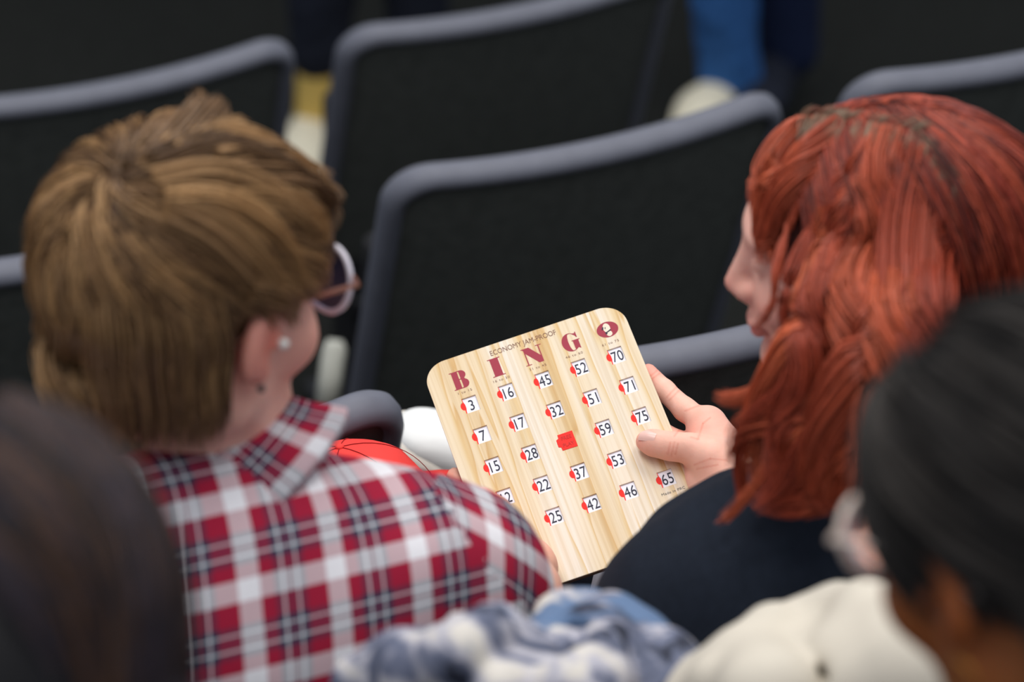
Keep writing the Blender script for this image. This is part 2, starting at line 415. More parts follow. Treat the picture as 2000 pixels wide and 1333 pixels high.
def tube(pts, rad, seg=8, closed=False):
    pts = np.asarray(pts, float); n = len(pts); rad = np.broadcast_to(rad, n)
    T = np.gradient(pts, axis=0) if not closed else (np.roll(pts, -1, 0) - np.roll(pts, 1, 0))
    T /= np.linalg.norm(T, axis=1, keepdims=True) + 1e-9
    u = np.cross(T[0], [.3, .5, .8]); u = nrm(u); V = []
    for i in range(n):
        u = nrm(u - T[i] * (u @ T[i])); w = np.cross(T[i], u)
        for j in range(seg):
            a = 2 * PI * j / seg; V.append(pts[i] + rad[i] * (math.cos(a) * u + math.sin(a) * w))
    Q = []; m = n if closed else n - 1
    for i in range(m):
        for j in range(seg):
            i2 = (i + 1) % n; Q.append((i * seg + j, i * seg + (j + 1) % seg, i2 * seg + (j + 1) % seg, i2 * seg + j))
    Fs = [np.array(Q)]
    if not closed: Fs += [np.array([list(range(seg))[::-1]]), np.array([[(n - 1) * seg + j for j in range(seg)]])]
    return np.array(V), Fs
def tube_obj(name, pts, rad, m, parent, seg=8, closed=False, world=True):
    V, F = tube(pts, rad, seg, closed); return link(name, mesh_np(V, F), m, parent, world)

# ================================================================== THE SETTING
ROWS = {'front': (3.962 + .785, -.10 - 0), 'C': (3.962, .135), 'B': (3.177, .37), 'A': (2.391, .605), 'S': (1.606, .84), 'F': (.82, 1.075)}
def floor_build():
    bm = bmesh.new()
    # stepped floor: one tread per row, the riser just behind the row in front
    prof = []
    z0 = 0.0 + .705
    n0 = 1.606 - .13 - 2 * .785
    n = n0; z = z0
    prof.append((n - 2.5, z))
    for i in range(8):
        prof.append((n, z)); prof.append((n, z - .235)); z -= .235; n += .785
        if z < -.9: break
    prof.append((n + 7, z))
    a = [bm.verts.new(sn(-4, p, q)) for p, q in prof]; b = [bm.verts.new(sn(8, p, q)) for p, q in prof]
    for i in range(len(prof) - 1): bm.faces.new((a[i], b[i], b[i + 1], a[i + 1]))
    # underside so the steps are solid
    la = bm.verts.new(sn(-4, prof[-1][0], -2)); lb = bm.verts.new(sn(8, prof[-1][0], -2)); ka = bm.verts.new(sn(-4, prof[0][0], -2)); kb = bm.verts.new(sn(8, prof[0][0], -2))
    bm.faces.new((a[-1], b[-1], lb, la)); bm.faces.new((la, lb, kb, ka)); bm.faces.new((ka, kb, b[0], a[0]))
    bm.faces.new([ka] + a + [la]); bm.faces.new(([kb] + b + [lb])[::-1])
    bmesh.ops.recalc_face_normals(bm, faces=bm.faces)
    o = link('floor', bm_mesh(bm), M['floor'], smooth=False); o['kind'] = 'structure'
    wb = bmesh.new(); bmesh.ops.create_cube(wb, size=1)
    w = link('wall_front', bm_mesh(wb), M['floor'], smooth=False); w['kind'] = 'structure'
    w.scale = (12, .2, 6); w.rotation_euler = (0, 0, YAW); w.location = sn(2, prof[-1][0] + .1, 1)
floor_build()

# ------------------------------------------------------------------ auditorium chair (built at origin: back top centre at z=0, rows along x, front = +y)
CW, CH, CT = .546, .60, .030
REC = math.radians(20)
def back_pt(s, t, off=0.0):
    """s across -1..1, t down from the top (m), off = thickness offset to the rear"""
    x = s; y = .03 * (s / (CW / 2)) ** 2 - .03 + off_y(off); 
    return x, y
def off_y(o): return -o
def chair_outline(rc=.062, inset=0.0, n=24):
    w = CW / 2 - inset; pts = []
    h0, h1 = -inset, -CH + inset
    for cx_, cy_, a0 in ((w - rc, h0 - rc, 0), (-w + rc, h0 - rc, 90), (-w + rc, h1 + rc, 180), (w - rc, h1 + rc, 270)):
        for i in range(n + 1):
            a = math.radians(a0 + 90 * i / n); pts.append((cx_ + rc * math.cos(a), cy_ + rc * math.sin(a)))
        # straight section gets filled by resampling later
    # resample evenly
    P = np.array(pts + pts[:1]); d = np.r_[0, np.cumsum(np.linalg.norm(np.diff(P, axis=0), axis=1))]
    t = np.linspace(0, d[-1], 241)[:-1]; return np.stack([np.interp(t, d, P[:, 0]), np.interp(t, d, P[:, 1])], 1)
def bend(P2, off):
    """2D back outline -> 3D: curved plan, reclined"""
    x = P2[:, 0]; v = P2[:, 1]; y = .030 * (x / (CW / 2)) ** 2 - .030 - off
    Y = y + v * math.sin(REC) * 1.0 * -1; Z = v * math.cos(REC)
    # recline: lower points lie forward
    return np.stack([x, y * math.cos(REC) - v * math.sin(REC), v * math.cos(REC) + y * math.sin(REC)], 1)
def chair_parts():
    # rim: rounded band round the back
    O = chair_outline(); rings = []
    cs = [(0.0, -.016), (-.006, -.019), (-.006, -.019)]
    prof = []
    for i in range(10):
        a = 2 * PI * i / 10; prof.append((.0135 * math.cos(a), .020 * math.sin(a)))      # (outward, thickness)
    c = O.mean(0); Nn = np.roll(O, -1, 0) - np.roll(O, 1, 0); Nn = np.stack([Nn[:, 1], -Nn[:, 0]], 1); Nn /= np.linalg.norm(Nn, axis=1, keepdims=True)
    V = np.concatenate([bend(O + Nn * (p - .0135), 0) + np.array([0, q * math.cos(REC), q * math.sin(REC)]) for p, q in prof])
    n = len(O); Q = [(i * n + j, i * n + (j + 1) % n, ((i + 1) % 10) * n + (j + 1) % n, ((i + 1) % 10) * n + j) for i in range(10) for j in range(n)]
    rim = mesh_np(V, np.array(Q))
    # panel: filled slab front and rear
    I = chair_outline(.05, .016)
    vs = []; fs3 = []; K = 8
    for side, off in ((0, .010), (1, -.010)):
        for k in range(K):
            f = 1 - k / K; P = c + (I - c) * f; P[:, 0] = I[:, 0] * f; P[:, 1] = -CH / 2 + (I[:, 1] + CH / 2) * f; vs.append(bend(P, off))
        vs.append(bend(np.array([[0, -CH / 2]]), off))
    V = np.concatenate(vs); Q = []; T3 = []; blk = K * n + 1
    for side in (0, 1):
        b = side * blk
        for k in range(K - 1):
            for j in range(n):
                q = (b + k * n + j, b + k * n + (j + 1) % n, b + (k + 1) * n + (j + 1) % n, b + (k + 1) * n + j); Q.append(q if side else q[::-1])
        for j in range(n):
            q = (b + (K - 1) * n + j, b + (K - 1) * n + (j + 1) % n, b + K * n); T3.append(q if side else q[::-1])
    panel = mesh_np(V, [np.array(Q), np.array(T3)])
    return rim, panel
rim_me, panel_me = chair_parts()
rim_me.materials.append(M['rim']); panel_me.materials.append(M['panel'])
for me in (rim_me, panel_me): me.polygons.foreach_set('use_smooth', np.ones(len(me.polygons), bool))
def box_bm(bm, c, s, bev=.01, R=None):
    r = bmesh.ops.create_cube(bm, size=1); vs = r['verts']
    bmesh.ops.scale(bm, vec=s, verts=vs)
    if bev: 
        e = list({e for v in vs for e in v.link_edges}); rr = bmesh.ops.bevel(bm, geom=e, offset=bev, segments=3, affect='EDGES', profile=.6)
        vs = list({v for f in rr['faces'] for v in f.verts} | {v for v in vs if v.is_valid})
    if R is not None: bmesh.ops.rotate(bm, matrix=R, verts=vs)
    bmesh.ops.translate(bm, vec=c, verts=vs)
TOPH = .84
fwd_at_bottom = CH * math.sin(REC)
seat_bm = bmesh.new(); box_bm(seat_bm, (0, .25, -TOPH + .43), (.46, .42, .07), .025); seat_me = bm_mesh(seat_bm); seat_me.materials.append(M['seat'])
fold_bm = bmesh.new(); box_bm(fold_bm, (0, .215, -.40), (.44, .07, .34), .025, R=None); fold_me = bm_mesh(fold_bm); fold_me.materials.append(M['seat'])
leg_bm = bmesh.new(); box_bm(leg_bm, (0, .2, -TOPH + .19), (.05, .09, .38), .01); box_bm(leg_bm, (0, .2, -TOPH + .012), (.1, .24, .024), .008); leg_me = bm_mesh(leg_bm); leg_me.materials.append(M['metal'])
br_bm = bmesh.new(); box_bm(br_bm, (0, .19, -TOPH + .26), (.42, .10, .03), .008); br_me = bm_mesh(br_bm); br_me.materials.append(M['metal'])
def make_chair(s_left, n, ztop, label, folded=True):
    loc = sn(s_left + CW / 2, n, ztop)
    r = empty('auditorium_chair', loc, label, 'chair', 'auditorium chairs', rz=YAW + .022)
    for nm, me in (('edge_band', rim_me), ('back_panel', panel_me), ('seat', fold_me if folded else seat_me), ('bracket', br_me)):
        o = bpy.data.objects.new(nm, me); C.objects.link(o); o.parent = r
    for sx in (-.19, .19):
        o = bpy.data.objects.new('leg', leg_me); C.objects.link(o); o.parent = r; o.location = (sx, 0, 0)
    return r
P_ = .63
make_chair(1.143, 3.177, .376, 'large charcoal chair back with grey edge, directly above the bingo card')
make_chair(1.770, 3.177, .376, 'charcoal chair back above the red hair, at the right edge of the photo')
make_chair(1.140 - P_, 3.177, .376, 'charcoal chair back mostly hidden behind the brown-haired head, its edge showing at the left border')
make_chair(1.360, 3.962, .148, 'charcoal chair back at top centre, between the mustard and the blue trouser legs')
make_chair(1.355 - P_ + .028, 3.962, .150, 'charcoal chair back at top left, its grey top edge passing above the brown hair')
make_chair(.882 - CW, 2.391, .618, 'charcoal chair back behind the red cap, its rounded grey corner showing left of the card')
make_chair(.958, 2.391, .616, 'charcoal chair back between the card hand and the red-haired face')
make_chair(.30, 1.606, .84, 'charcoal chair the person in the plaid shirt sits on', False)
make_chair(.93, 1.606, .84, 'charcoal chair the red-haired person in navy sits on', False)
# ================================================================== BINGO CARD
def pxray(px, py): return np.array([(px - 1000) / FPX, (666.5 - py) / FPX])
e1 = np.array([.17973213, .06018628, .01318994]); e2 = np.array([-.06885321, .20251086, .13888721]); TL = np.array([-.08210854, -.02481812 * 1 - 0, 2.92250738])
E1 = nrm(RIGHT * e1[0] + UP * e1[1] + FWD * e1[2]); E2 = RIGHT * e2[0] + UP * e2[1] + FWD * e2[2]; E2 = nrm(E2 - E1 * (E2 @ E1)); E3 = np.cross(E1, E2)
TLw = CAM + RIGHT * TL[0] + UP * TL[1] + FWD * TL[2]
BW, BL = .19, .2555
card = empty('bingo_card', (0, 0, 0), 'pale wood-grain bingo card with red shutters and maroon BINGO letters, held between two people', 'bingo card')
Mc = Matrix(((E1[0], E2[0], E3[0], TLw[0]), (E1[1], E2[1], E3[1], TLw[1]), (E1[2], E2[2], E3[2], TLw[2]), (0, 0, 0, 1)))
card.matrix_basis = Mc
def cardw(x, y, z=0): return TLw + E1 * x + E2 * y + E3 * z
def curve_mesh(splines, extrude, bevel=0, z=0):
    cu = bpy.data.curves.new('c', 'CURVE'); cu.dimensions = '2D'; cu.fill_mode = 'BOTH'; cu.extrude = extrude; cu.bevel_depth = bevel; cu.bevel_resolution = 2
    for sp_ in splines:
        s = cu.splines.new('POLY'); s.points.add(len(sp_) - 1)
        for p, q in zip(s.points, sp_): p.co = (q[0], q[1], 0, 1)
        s.use_cyclic_u = True
    o = bpy.data.objects.new('c', cu); C.objects.link(o)
    dg = bpy.context.evaluated_depsgraph_get(); me = bpy.data.meshes.new_from_object(o.evaluated_get(dg))
    bpy.data.objects.remove(o); bpy.data.curves.remove(cu)
    me.materials.clear()
    if z: me.transform(Matrix.Translation((0, 0, z)))
    return me
def text_mesh(body, size, xs=1.0, extrude=.00012, at_=(0, 0), z=0, bold=0, spacing=1.0):
    cu = bpy.data.curves.new('t', 'FONT'); cu.body = body; cu.size = size; cu.align_x = 'CENTER'; cu.align_y = 'CENTER'; cu.extrude = extrude; cu.offset = bold; cu.space_character = spacing
    o = bpy.data.objects.new('t', cu); C.objects.link(o)
    dg = bpy.context.evaluated_depsgraph_get(); me = bpy.data.meshes.new_from_object(o.evaluated_get(dg))
    bpy.data.objects.remove(o); bpy.data.curves.remove(cu); me.materials.clear()
    # centre exactly
    co = np.array([v.co for v in me.vertices]); m = (co.max(0) + co.min(0)) / 2
    me.transform(Matrix.Translation((at_[0], at_[1], z)) @ Matrix.Diagonal((xs, 1, 1, 1)) @ Matrix.Translation((-m[0], -m[1], 0)))
    return me
def rrect(x0, y0, x1, y1, r, n=6):
    P = []
    for cx_, cy_, a0 in ((x1 - r, y1 - r, 0), (x0 + r, y1 - r, 90), (x0 + r, y0 + r, 180), (x1 - r, y0 + r, 270)):
        for i in range(n + 1):
            a = math.radians(a0 + 90 * i / n); P.append((cx_ + r * math.cos(a), cy_ + r * math.sin(a)))
    return P
COLX = [.0308 + .03465 * i for i in range(5)]; ROWY = [-.0533 - .0343 * i for i in range(5)]
WW, WH_ = .0138, .0170
def window(cx_, cy_):
    x0, x1, y0, y1 = cx_ - WW / 2, cx_ + WW / 2, cy_ - WH_ / 2, cy_ + WH_ / 2
    P = [(x1, y0), (x1, y1), (x0, y1)]
    for i in range(9):
        a = math.radians(90 + 180 * i / 8); P.append((x0 + .0026 * math.cos(a) * 1.15, cy_ - .0002 + .0044 * math.sin(a)))
    P.append((x0, y0)); return P
TH = .0016
holes = [window(x, y) for y in ROWY for x in COLX]
face = link('face_board', curve_mesh([rrect(0, -BL, BW, 0, .0215, 12)] + holes, TH / 2, .0003, -TH / 2), M['wood'], card, smooth=False)
link('backing_board', curve_mesh([rrect(.0004, -BL + .0004, BW - .0004, -.0004, .0211, 12)], .0012, .0002, -TH - .0028), M['recess'], card, smooth=False)
nums = [['3', '16', '45', '52', '70'], ['7', '17', '32', '51', '71'], ['15', '28', None, '59', '75'], ['12', '22', '37', '53', '68'], ['9', '25', '42', '46', '65']]
for r_, y in enumerate(ROWY):
    for c_, x in enumerate(COLX):
        if nums[r_][c_] is None:
            P = [(x - .0072, y - .0082), (x + .0066, y - .0085), (x + .0067, y + .0084), (x - .0068, y + .0084), (x - .0070, y + .0048), (x - .0094, y + .0036), (x - .0096, y - .0036), (x - .0074, y - .0046)]
            sh = link('shutter', curve_mesh([P], .0004, .00015, .0001), M['red_tab'], card, smooth=False); sh['label'] = 'closed red shutter covering the free square'
            for k, tx in enumerate(('FREE', 'PLAY')):
                link('lettering', text_mesh(tx, .0052, .9, .0001, (x - .0002, y + .0035 - .0072 * k), .0008), M['red_emboss'], sh, smooth=False)
            continue
        tl = link('number_tile', curve_mesh([[(x - WW / 2 - .0002, y - WH_ / 2 - .0005), (x + WW / 2 + .0006, y - WH_ / 2 - .0005), (x + WW / 2 + .0006, y + WH_ / 2 + .0005), (x - WW / 2 - .0002, y + WH_ / 2 + .0005)]], .0001, 0, -TH + .0002), M['tile'], card, smooth=False)
        s_ = nums[r_][c_]
        link('numeral', text_mesh(s_, .0158, .70 if len(s_) > 1 else .74, .00006, (x + .0006 if len(s_) > 1 else x + .0004, y - .0002), -TH + .0005, spacing=1.02), M['ink'], tl, smooth=False)
        a0 = x - WW / 2
        P = [(a0 + .0001, y - .0090), (a0 + .0011, y - .0090), (a0 + .0013, y - .0045), (a0 + .0019, y - .0020), (a0 + .0019, y + .0016), (a0 + .0011, y + .0042), (a0 + .0006, y + .0084), (a0 - .0002, y + .0084), (a0 - .0004, y + .005), (a0 - .0034, y + .005), (a0 - .0034, y - .005), (a0 - .0002, y - .005)]
        link('shutter', curve_mesh([P], .0004, .0, -TH + .0011), M['red_tab'], card, smooth=False)

def arc(cx_, cy_, rx, ry, a0, a1, n=14): return [(cx_ + rx * math.cos(math.radians(a0 + (a1 - a0) * i / n)), cy_ + ry * math.sin(math.radians(a0 + (a1 - a0) * i / n))) for i in range(n + 1)]
# fat-face letters in a unit box, centre origin, height 1
L_ = {}
L_['I'] = [[(-.38, .5), (-.38, .46), (-.25, .45), (-.25, -.45), (-.38, -.46), (-.38, -.5), (.38, -.5), (.38, -.46), (.25, -.45), (.25, .45), (.38, .46), (.38, .5)]]
L_['B'] = [[(-.46, .5), (-.46, .46), (-.36, .45), (-.36, -.45), (-.46, -.46), (-.46, -.5)] + [(.1, -.5)] + arc(.14, -.24, .30, .26, -90, 60)[0:] + arc(.12, .26, .28, .24, -60, 90) + [(.0, .5)],
           [(-.02, .455), (.045, .455), (.06, .42), (.06, .08), (.045, .045), (-.02, .045)],
           [(-.02, .0), (.05, .0), (.075, -.04), (.075, -.41), (.05, -.455), (-.02, -.455)]]
L_['N'] = [[(-.56, .5), (-.12, .5), (.36, -.12), (.36, .455), (.24, .46), (.24, .5), (.56, .5), (.56, .46), (.42, .455), (.42, -.5), (.16, -.5), (-.38, .2), (-.38, -.455), (-.24, -.46), (-.24, -.5), (-.56, -.5), (-.56, -.46), (-.44, -.455), (-.44, .40), (-.5, .46), (-.56, .46)]]
L_['G'] = [arc(-.02, 0, .46, .5, 60, 300, 26) + [(.30, -.38), (.42, -.46), (.42, .02), (.5, .03), (.5, .07), (.06, .07), (.06, .03), (.12, .02), (.12, -.45)] + [(.0, -.46)] + arc(.0, 0, .12, .455, 255, 95, 16) + [(.12, .45), (.3, .3), (.36, .18), (.41, .18), (.41, .48), (.37, .48), (.33, .41)]]
def letter(ch, x, y, h, wscale=1.0):
    sp_ = [[(x + px * h * wscale, y + py * h) for px, py in poly] for poly in L_[ch]]
    return link('letter', curve_mesh(sp_, .00004, 0, .00036), M['maroon'], card, smooth=False)
for ch, x, y, h, w in (('B', .0291, -.0250, .0195, .86), ('I', .0640, -.0246, .0200, .78), ('N', .0994, -.0250, .0188, .92), ('G', .1352, -.0247, .0200, .86)): letter(ch, x, y, h, w)
oo = link('letter', curve_mesh([arc(.1705, -.0242, .0100, .0084, 0, 360, 40)[:-1]], .00004, 0, .00036), M['maroon'], card, smooth=False); oo['label'] = 'maroon oval O with a tiny hatted face'
def emb(name, polys, m, z=.00050): return link(name, curve_mesh([[(.1705 + a * .00112, -.0242 + b * .00112) for a, b in p] for p in polys], .00004, 0, z), m, oo, smooth=False)
emb('face', [arc(-.3, 1.6, 2.9, 4.6, 0, 360, 24)[:-1]], M['cream_ink'])
emb('face', [arc(.3, -4.2, 2.4, 2.6, 0, 360, 20)[:-1]], M['cream_ink'], .00052)
emb('hat_brim', [[(-4.6, 1.2), (-3.4, 3.6), (-2.4, 3.2), (-3.3, .6)], [(-2.4, -3.2), (-2.9, -2.0), (-1.0, -1.9), (2.0, -.6), (2.6, -1.2), (1.8, -2.0), (-1.0, -3.0), (-1.4, -4.4), (-2.6, -4.2)]], M['ink'], .0006)
emb('band', [[(-2.0, 1.0), (-1.4, .8), (-.8, 2.6), (-1.4, 2.9)]], M['ink'], .0006)
link('lettering', text_mesh('ECONOMY JAM-PROOF', 0.0078, .77, .00004, (.0945, -.0098), .00038), M['smallink'], card, smooth=False)
for x, t in zip(COLX, ('1 to 15', '16 to 30', '31 to 45', '46 to 60', '61 to 75')):
    link('lettering', text_mesh(t, .0036, 1.05, .00004, (x - .001, -.0387), .00038, spacing=1.25), M['smallink'], card, smooth=False)
link('lettering', text_mesh('Made in PRC', .0038, 1.0, .00004, (.1705, -.2052), .00038, spacing=1.1), M['ink'], card, smooth=False)

# ================================================================== PEOPLE
def person(c, label, group=None): return empty('person', c, label, 'person')
def body_obj(parts_list, parent, m=None):
    V, Q, Cc = join(parts_list); return link('body', mesh_np(V, Q, Cc), m or M['skin'], parent, True)

def trim(G, bad):
    out = []
    for g, b in zip(G, bad(G)):
        k = int(np.argmax(b)) if b.any() else len(g)
        if k < 3: continue
        t = np.linspace(0, k - 1, len(g)); i = np.minimum(t.astype(int), len(g) - 2); f = (t - i)[:, None]
        out.append(g[i] * (1 - f) + g[i + 1] * f)
    return np.array(out)
def flow_guides(E, Mx, n, whorl, keep, length, lift0, lift1, swirl, grav, seed, K=9, gdir=(0, 0, -1), dirf=None):
    r = np.random.default_rng(seed); P, _ = E.random(n * 6, r); Lc = (P - E.c) @ Mx; P = P[keep(Lc)][:n]
    out = [E.proj(P, lift0)]; cur = P.copy(); g = np.array(gdir, float)
    Ls = length(((P - E.c) @ Mx)) * r.uniform(.85, 1.15, len(P))
    for k in range(1, K):
        N = E.normal(cur); d = cur - whorl; d -= N * (d * N).sum(1, keepdims=True); dist = np.linalg.norm(d, axis=1, keepdims=True); d /= dist + 1e-9
        sw = np.cross(N, d); gg = g - N * (N @ g)[:, None]
        low = np.clip(-((cur - E.c)[:, 2:3]) / .08 + .3, 0, 1.4)
        v = d + sw * swirl + gg * grav * low
        if dirf is not None: v = v + dirf(cur, N)
        v -= N * (v * N).sum(1, keepdims=True)
        v /= np.linalg.norm(v, axis=1, keepdims=True) + 1e-9
        cur = E.proj(cur + v * (Ls / (K - 1))[:, None], 1.0); t = k / (K - 1)
        out.append(E.proj(cur, lift0 + (lift1 - lift0) * t))
    return np.stack(out, 1)

# ---------------------------------------------------------------- left: brown hair, plaid shirt
HA = at(366, 562, 2.28); MA = rot(math.radians(43), math.radians(18), math.radians(0))
pa = person((HA[0], HA[1], 0), 'person with short brown hair and pale glasses in a red plaid shirt')
SKA = lin(242, 186, 168)
def plaid_person():
    hd = Sdf().add(head_sdf(), MA, HA, 1.05)
    nb = at(430, 815, 2.34)
    hd.cap(HA + MA @ np.array([0, -.035, -.05]), nb, .047, .047, k=.02)
    sr = at(888, 1118, 2.42); sl = at(-20, 1110, 2.22)
    hd.cap(at(450, 1010, 2.35), sr, .045, .045, k=.03); hd.cap(at(450, 1010, 2.35), sl, .045, .045, k=.03)
    nl = at(450, 1010, 2.35); hip = sn(.55, 1.95, .52); hd.cap(nb, nl, .047, .05, k=.02); hd.cap(nl + [0, 0, -.03], hip, .055, .11, k=.03)
    V, Q = hd.mesh(.0035); col = skin_cols(V, MA, HA, SKA, 1.0)
    # right arm and hand, thumb in front of the card, fingers behind it
    ar = Sdf(); elb = at(985, 1400, 2.46); wr = at(1020, 1160, 2.66)
    ar.chain([sr, elb], [.047, .038], k=.03); ar.chain([elb, wr], [.038, .027], k=.03)
    def bp(px, py, dz):                       # a point above (dz>0) or behind the card at a pixel
        d = at(px, py, 1) - CAM; t = ((TLw - CAM) @ E3) / (d @ E3); return CAM + d * t + E3 * dz
    palm = bp(1032, 1138, .024); ar.cap(wr, palm, .026, .024, k=.03)
    ar.chain([palm, bp(1004, 1070, .018), bp(972, 1018, .0135), bp(946, 985, .0115)], [.022, .0165, .0125, .0095], k=.012)
    kn = bp(995, 1155, -.028); ar.cap(palm, kn, .02, .015, k=.02)
    for i, (q1, q2, q3) in enumerate((((960, 1080), (925, 1000), (884, 912)), ((985, 1115), (925, 1050), (905, 990)), ((1000, 1145), (950, 1100), (930, 1050)), ((1020, 1160), (980, 1140), (960, 1110)))):
        ar.chain([kn, bp(*q1, -.024), bp(*q2, -.020), bp(*q3, -.0165)], [.011, .0095, .009, .0078], k=.006)
    V2, Q2 = ar.mesh(.0026); c2 = np.tile(np.array(lin(240, 180, 158)), (len(V2), 1))
    # left arm, hidden beyond the torso
    al = Sdf(); el = sn(.26, 1.95, .62); al.chain([sl, el, sn(.36, 2.18, .66)], [.047, .038, .027], k=.03)
    al.ell(sn(.40, 2.22, .665), (.045, .05, .02), k=.02)
    for i in range(4): al.chain([sn(.40 + .02 * i, 2.24, .665), sn(.42 + .02 * i, 2.28, .66), sn(.43 + .02 * i, 2.30, .65)], [.009, .0085, .007], k=.004)
    al.chain([sn(.43, 2.20, .67), sn(.47, 2.21, .67)], [.011, .009], k=.01)
    V3, Q3 = al.mesh(.004); c3 = np.tile(np.array(SKA), (len(V3), 1))
    body_obj([(V, Q, col), (V2, Q2, c2), (V3, Q3, c3)], pa)
    # shirt
    sh = Sdf()
    sh.cap(nl, sr, .050, .060, k=.04); sh.cap(nl, sl, .050, .060, k=.04); sh.cap(nb + (nl - nb) * .72, nl, .046, .056, k=.03)
    mid = at(480, 1290, 2.36); R = np.stack([US, UN, [0, 0, 1]], 1)
    sh.ell(mid, (.175, .105, .15), R, k=.05)
    sh.cap(mid + [0.02, .03, -.05], hip, .13, .15, k=.06)
    sh.ell(at(760, 1230, 2.40), (.10, .08, .12), R, k=.04)
    sh.chain([sr, elb], [.064, .054], k=.03); sh.chain([elb, at(1060, 1275, 2.56)], [.054, .044], k=.03)
    sh.chain([sl, el, sn(.34, 2.13, .655)], [.064, .055, .04], k=.04)
    V, Q = sh.mesh(.006); N = vnormals(V, Q); V = V + N * wobble(V, .0035, 28, 3)[:, None]
    # cloth coordinates: across the back / up and over; the sleeve has its own direction
    s = V @ US; n_ = V @ UN; z = V[:, 2]
    sc = nb @ US; P0 = .064
    u = (s - sc) * .98 - .16 * (z - .9); v = (z - nb[2]) * .80 + .62 * (n_ - nb @ UN)
    # the sleeve lies beyond the armhole seam and its cloth runs another way
    p1, p2 = at(925, 1005, 2.42), at(1070, 1215, 2.40); pn = nrm(np.cross(p2 - p1, np.array([.1, .85, -.5])))
    if pn @ US < 0: pn = -pn
    issl = ((V - p1) @ pn > 0) & ((V - nb) @ US > .1)
    d1 = nrm(US * .80 - np.array([0, 0, 1]) * .25 + UN * -.15); d2 = nrm(np.array([0, 0, 1]) * .55 + US * .55 + UN * .55)
    uvb = np.stack([u / P0 + .68, v / P0 + .1], 1); uvs_ = np.stack([(V - p1) @ d1 / P0 + 1.18, (V - p1) @ d2 / P0 + .52], 1)
    fsl = issl[Q].sum(1) >= 2; lu = np.where(np.repeat(fsl, 4)[:, None], uvs_[Q.ravel()], uvb[Q.ravel()])
    me_ = mesh_np(V, Q); at_ = me_.attributes.new('cloth_uv', 'FLOAT_VECTOR', 'CORNER')
    if len(me_.loops) == len(lu): at_.data.foreach_set('vector', np.concatenate([lu, np.zeros((len(lu), 1))], 1).astype(np.float32).ravel())
    shirt = link('plaid_shirt', me_, M['plaid'], pa, True)
    # collar: standing band folded over, wraps the nape
    ax = nrm((HA + MA @ np.array([0, -.03, -.05])) - nb); cc = nb - np.array([.004, 0, .028]) - UN * .014; ax = nrm(ax + .62 * UN)
    a1 = nrm(US - ax * (US @ ax)); a2 = np.cross(ax, a1)
    rings = []; uvs = []
    prof = [(.049, -.022, 0), (.052, .006, .03), (.054, .014, .04), (.058, .016, .045), (.062, .006, .06), (.073, -.014, .085), (.087, -.034, .11), (.083, -.040, .11), (.068, -.018, .1)]
    n = 64
    for k in range(n):
        a = math.radians(-190 + 165 * k / (n - 1)); 
        for (rr, hh, vv) in prof:
            rings.append(cc + (rr) * (math.cos(a) * a1 * 1.08 + math.sin(a) * a2 * .98) + ax * hh); uvs.append((a * .085 / P0 + .55, vv / P0 * 1.25 + .08))
    V = np.array(rings); m = len(prof); Q = np.array([(i * m + j, i * m + j + 1, (i + 1) * m + j + 1, (i + 1) * m + j) for i in range(n - 1) for j in range(m - 1)])
    co = link('collar', mesh_np(V, Q, uv=np.array(uvs)), M['plaid'], shirt, True)
    # trousers
    tr = Sdf(); hipr, hipl = sn(.64, 1.95, .50), sn(.46, 1.95, .50)
    tr.cap(hipl, hipr, .10, .10, k=.05)
    for hp, kx in ((hipr, .73), (hipl, .42)): tr.chain([hp, sn(kx, 2.27, .47), sn(kx, 2.17, .08)], [.085, .058, .045], k=.04)
    V, Q = tr.mesh(.008); link('trousers', mesh_np(V, Q), M['dark_pants'], pa, True)
plaid_person()

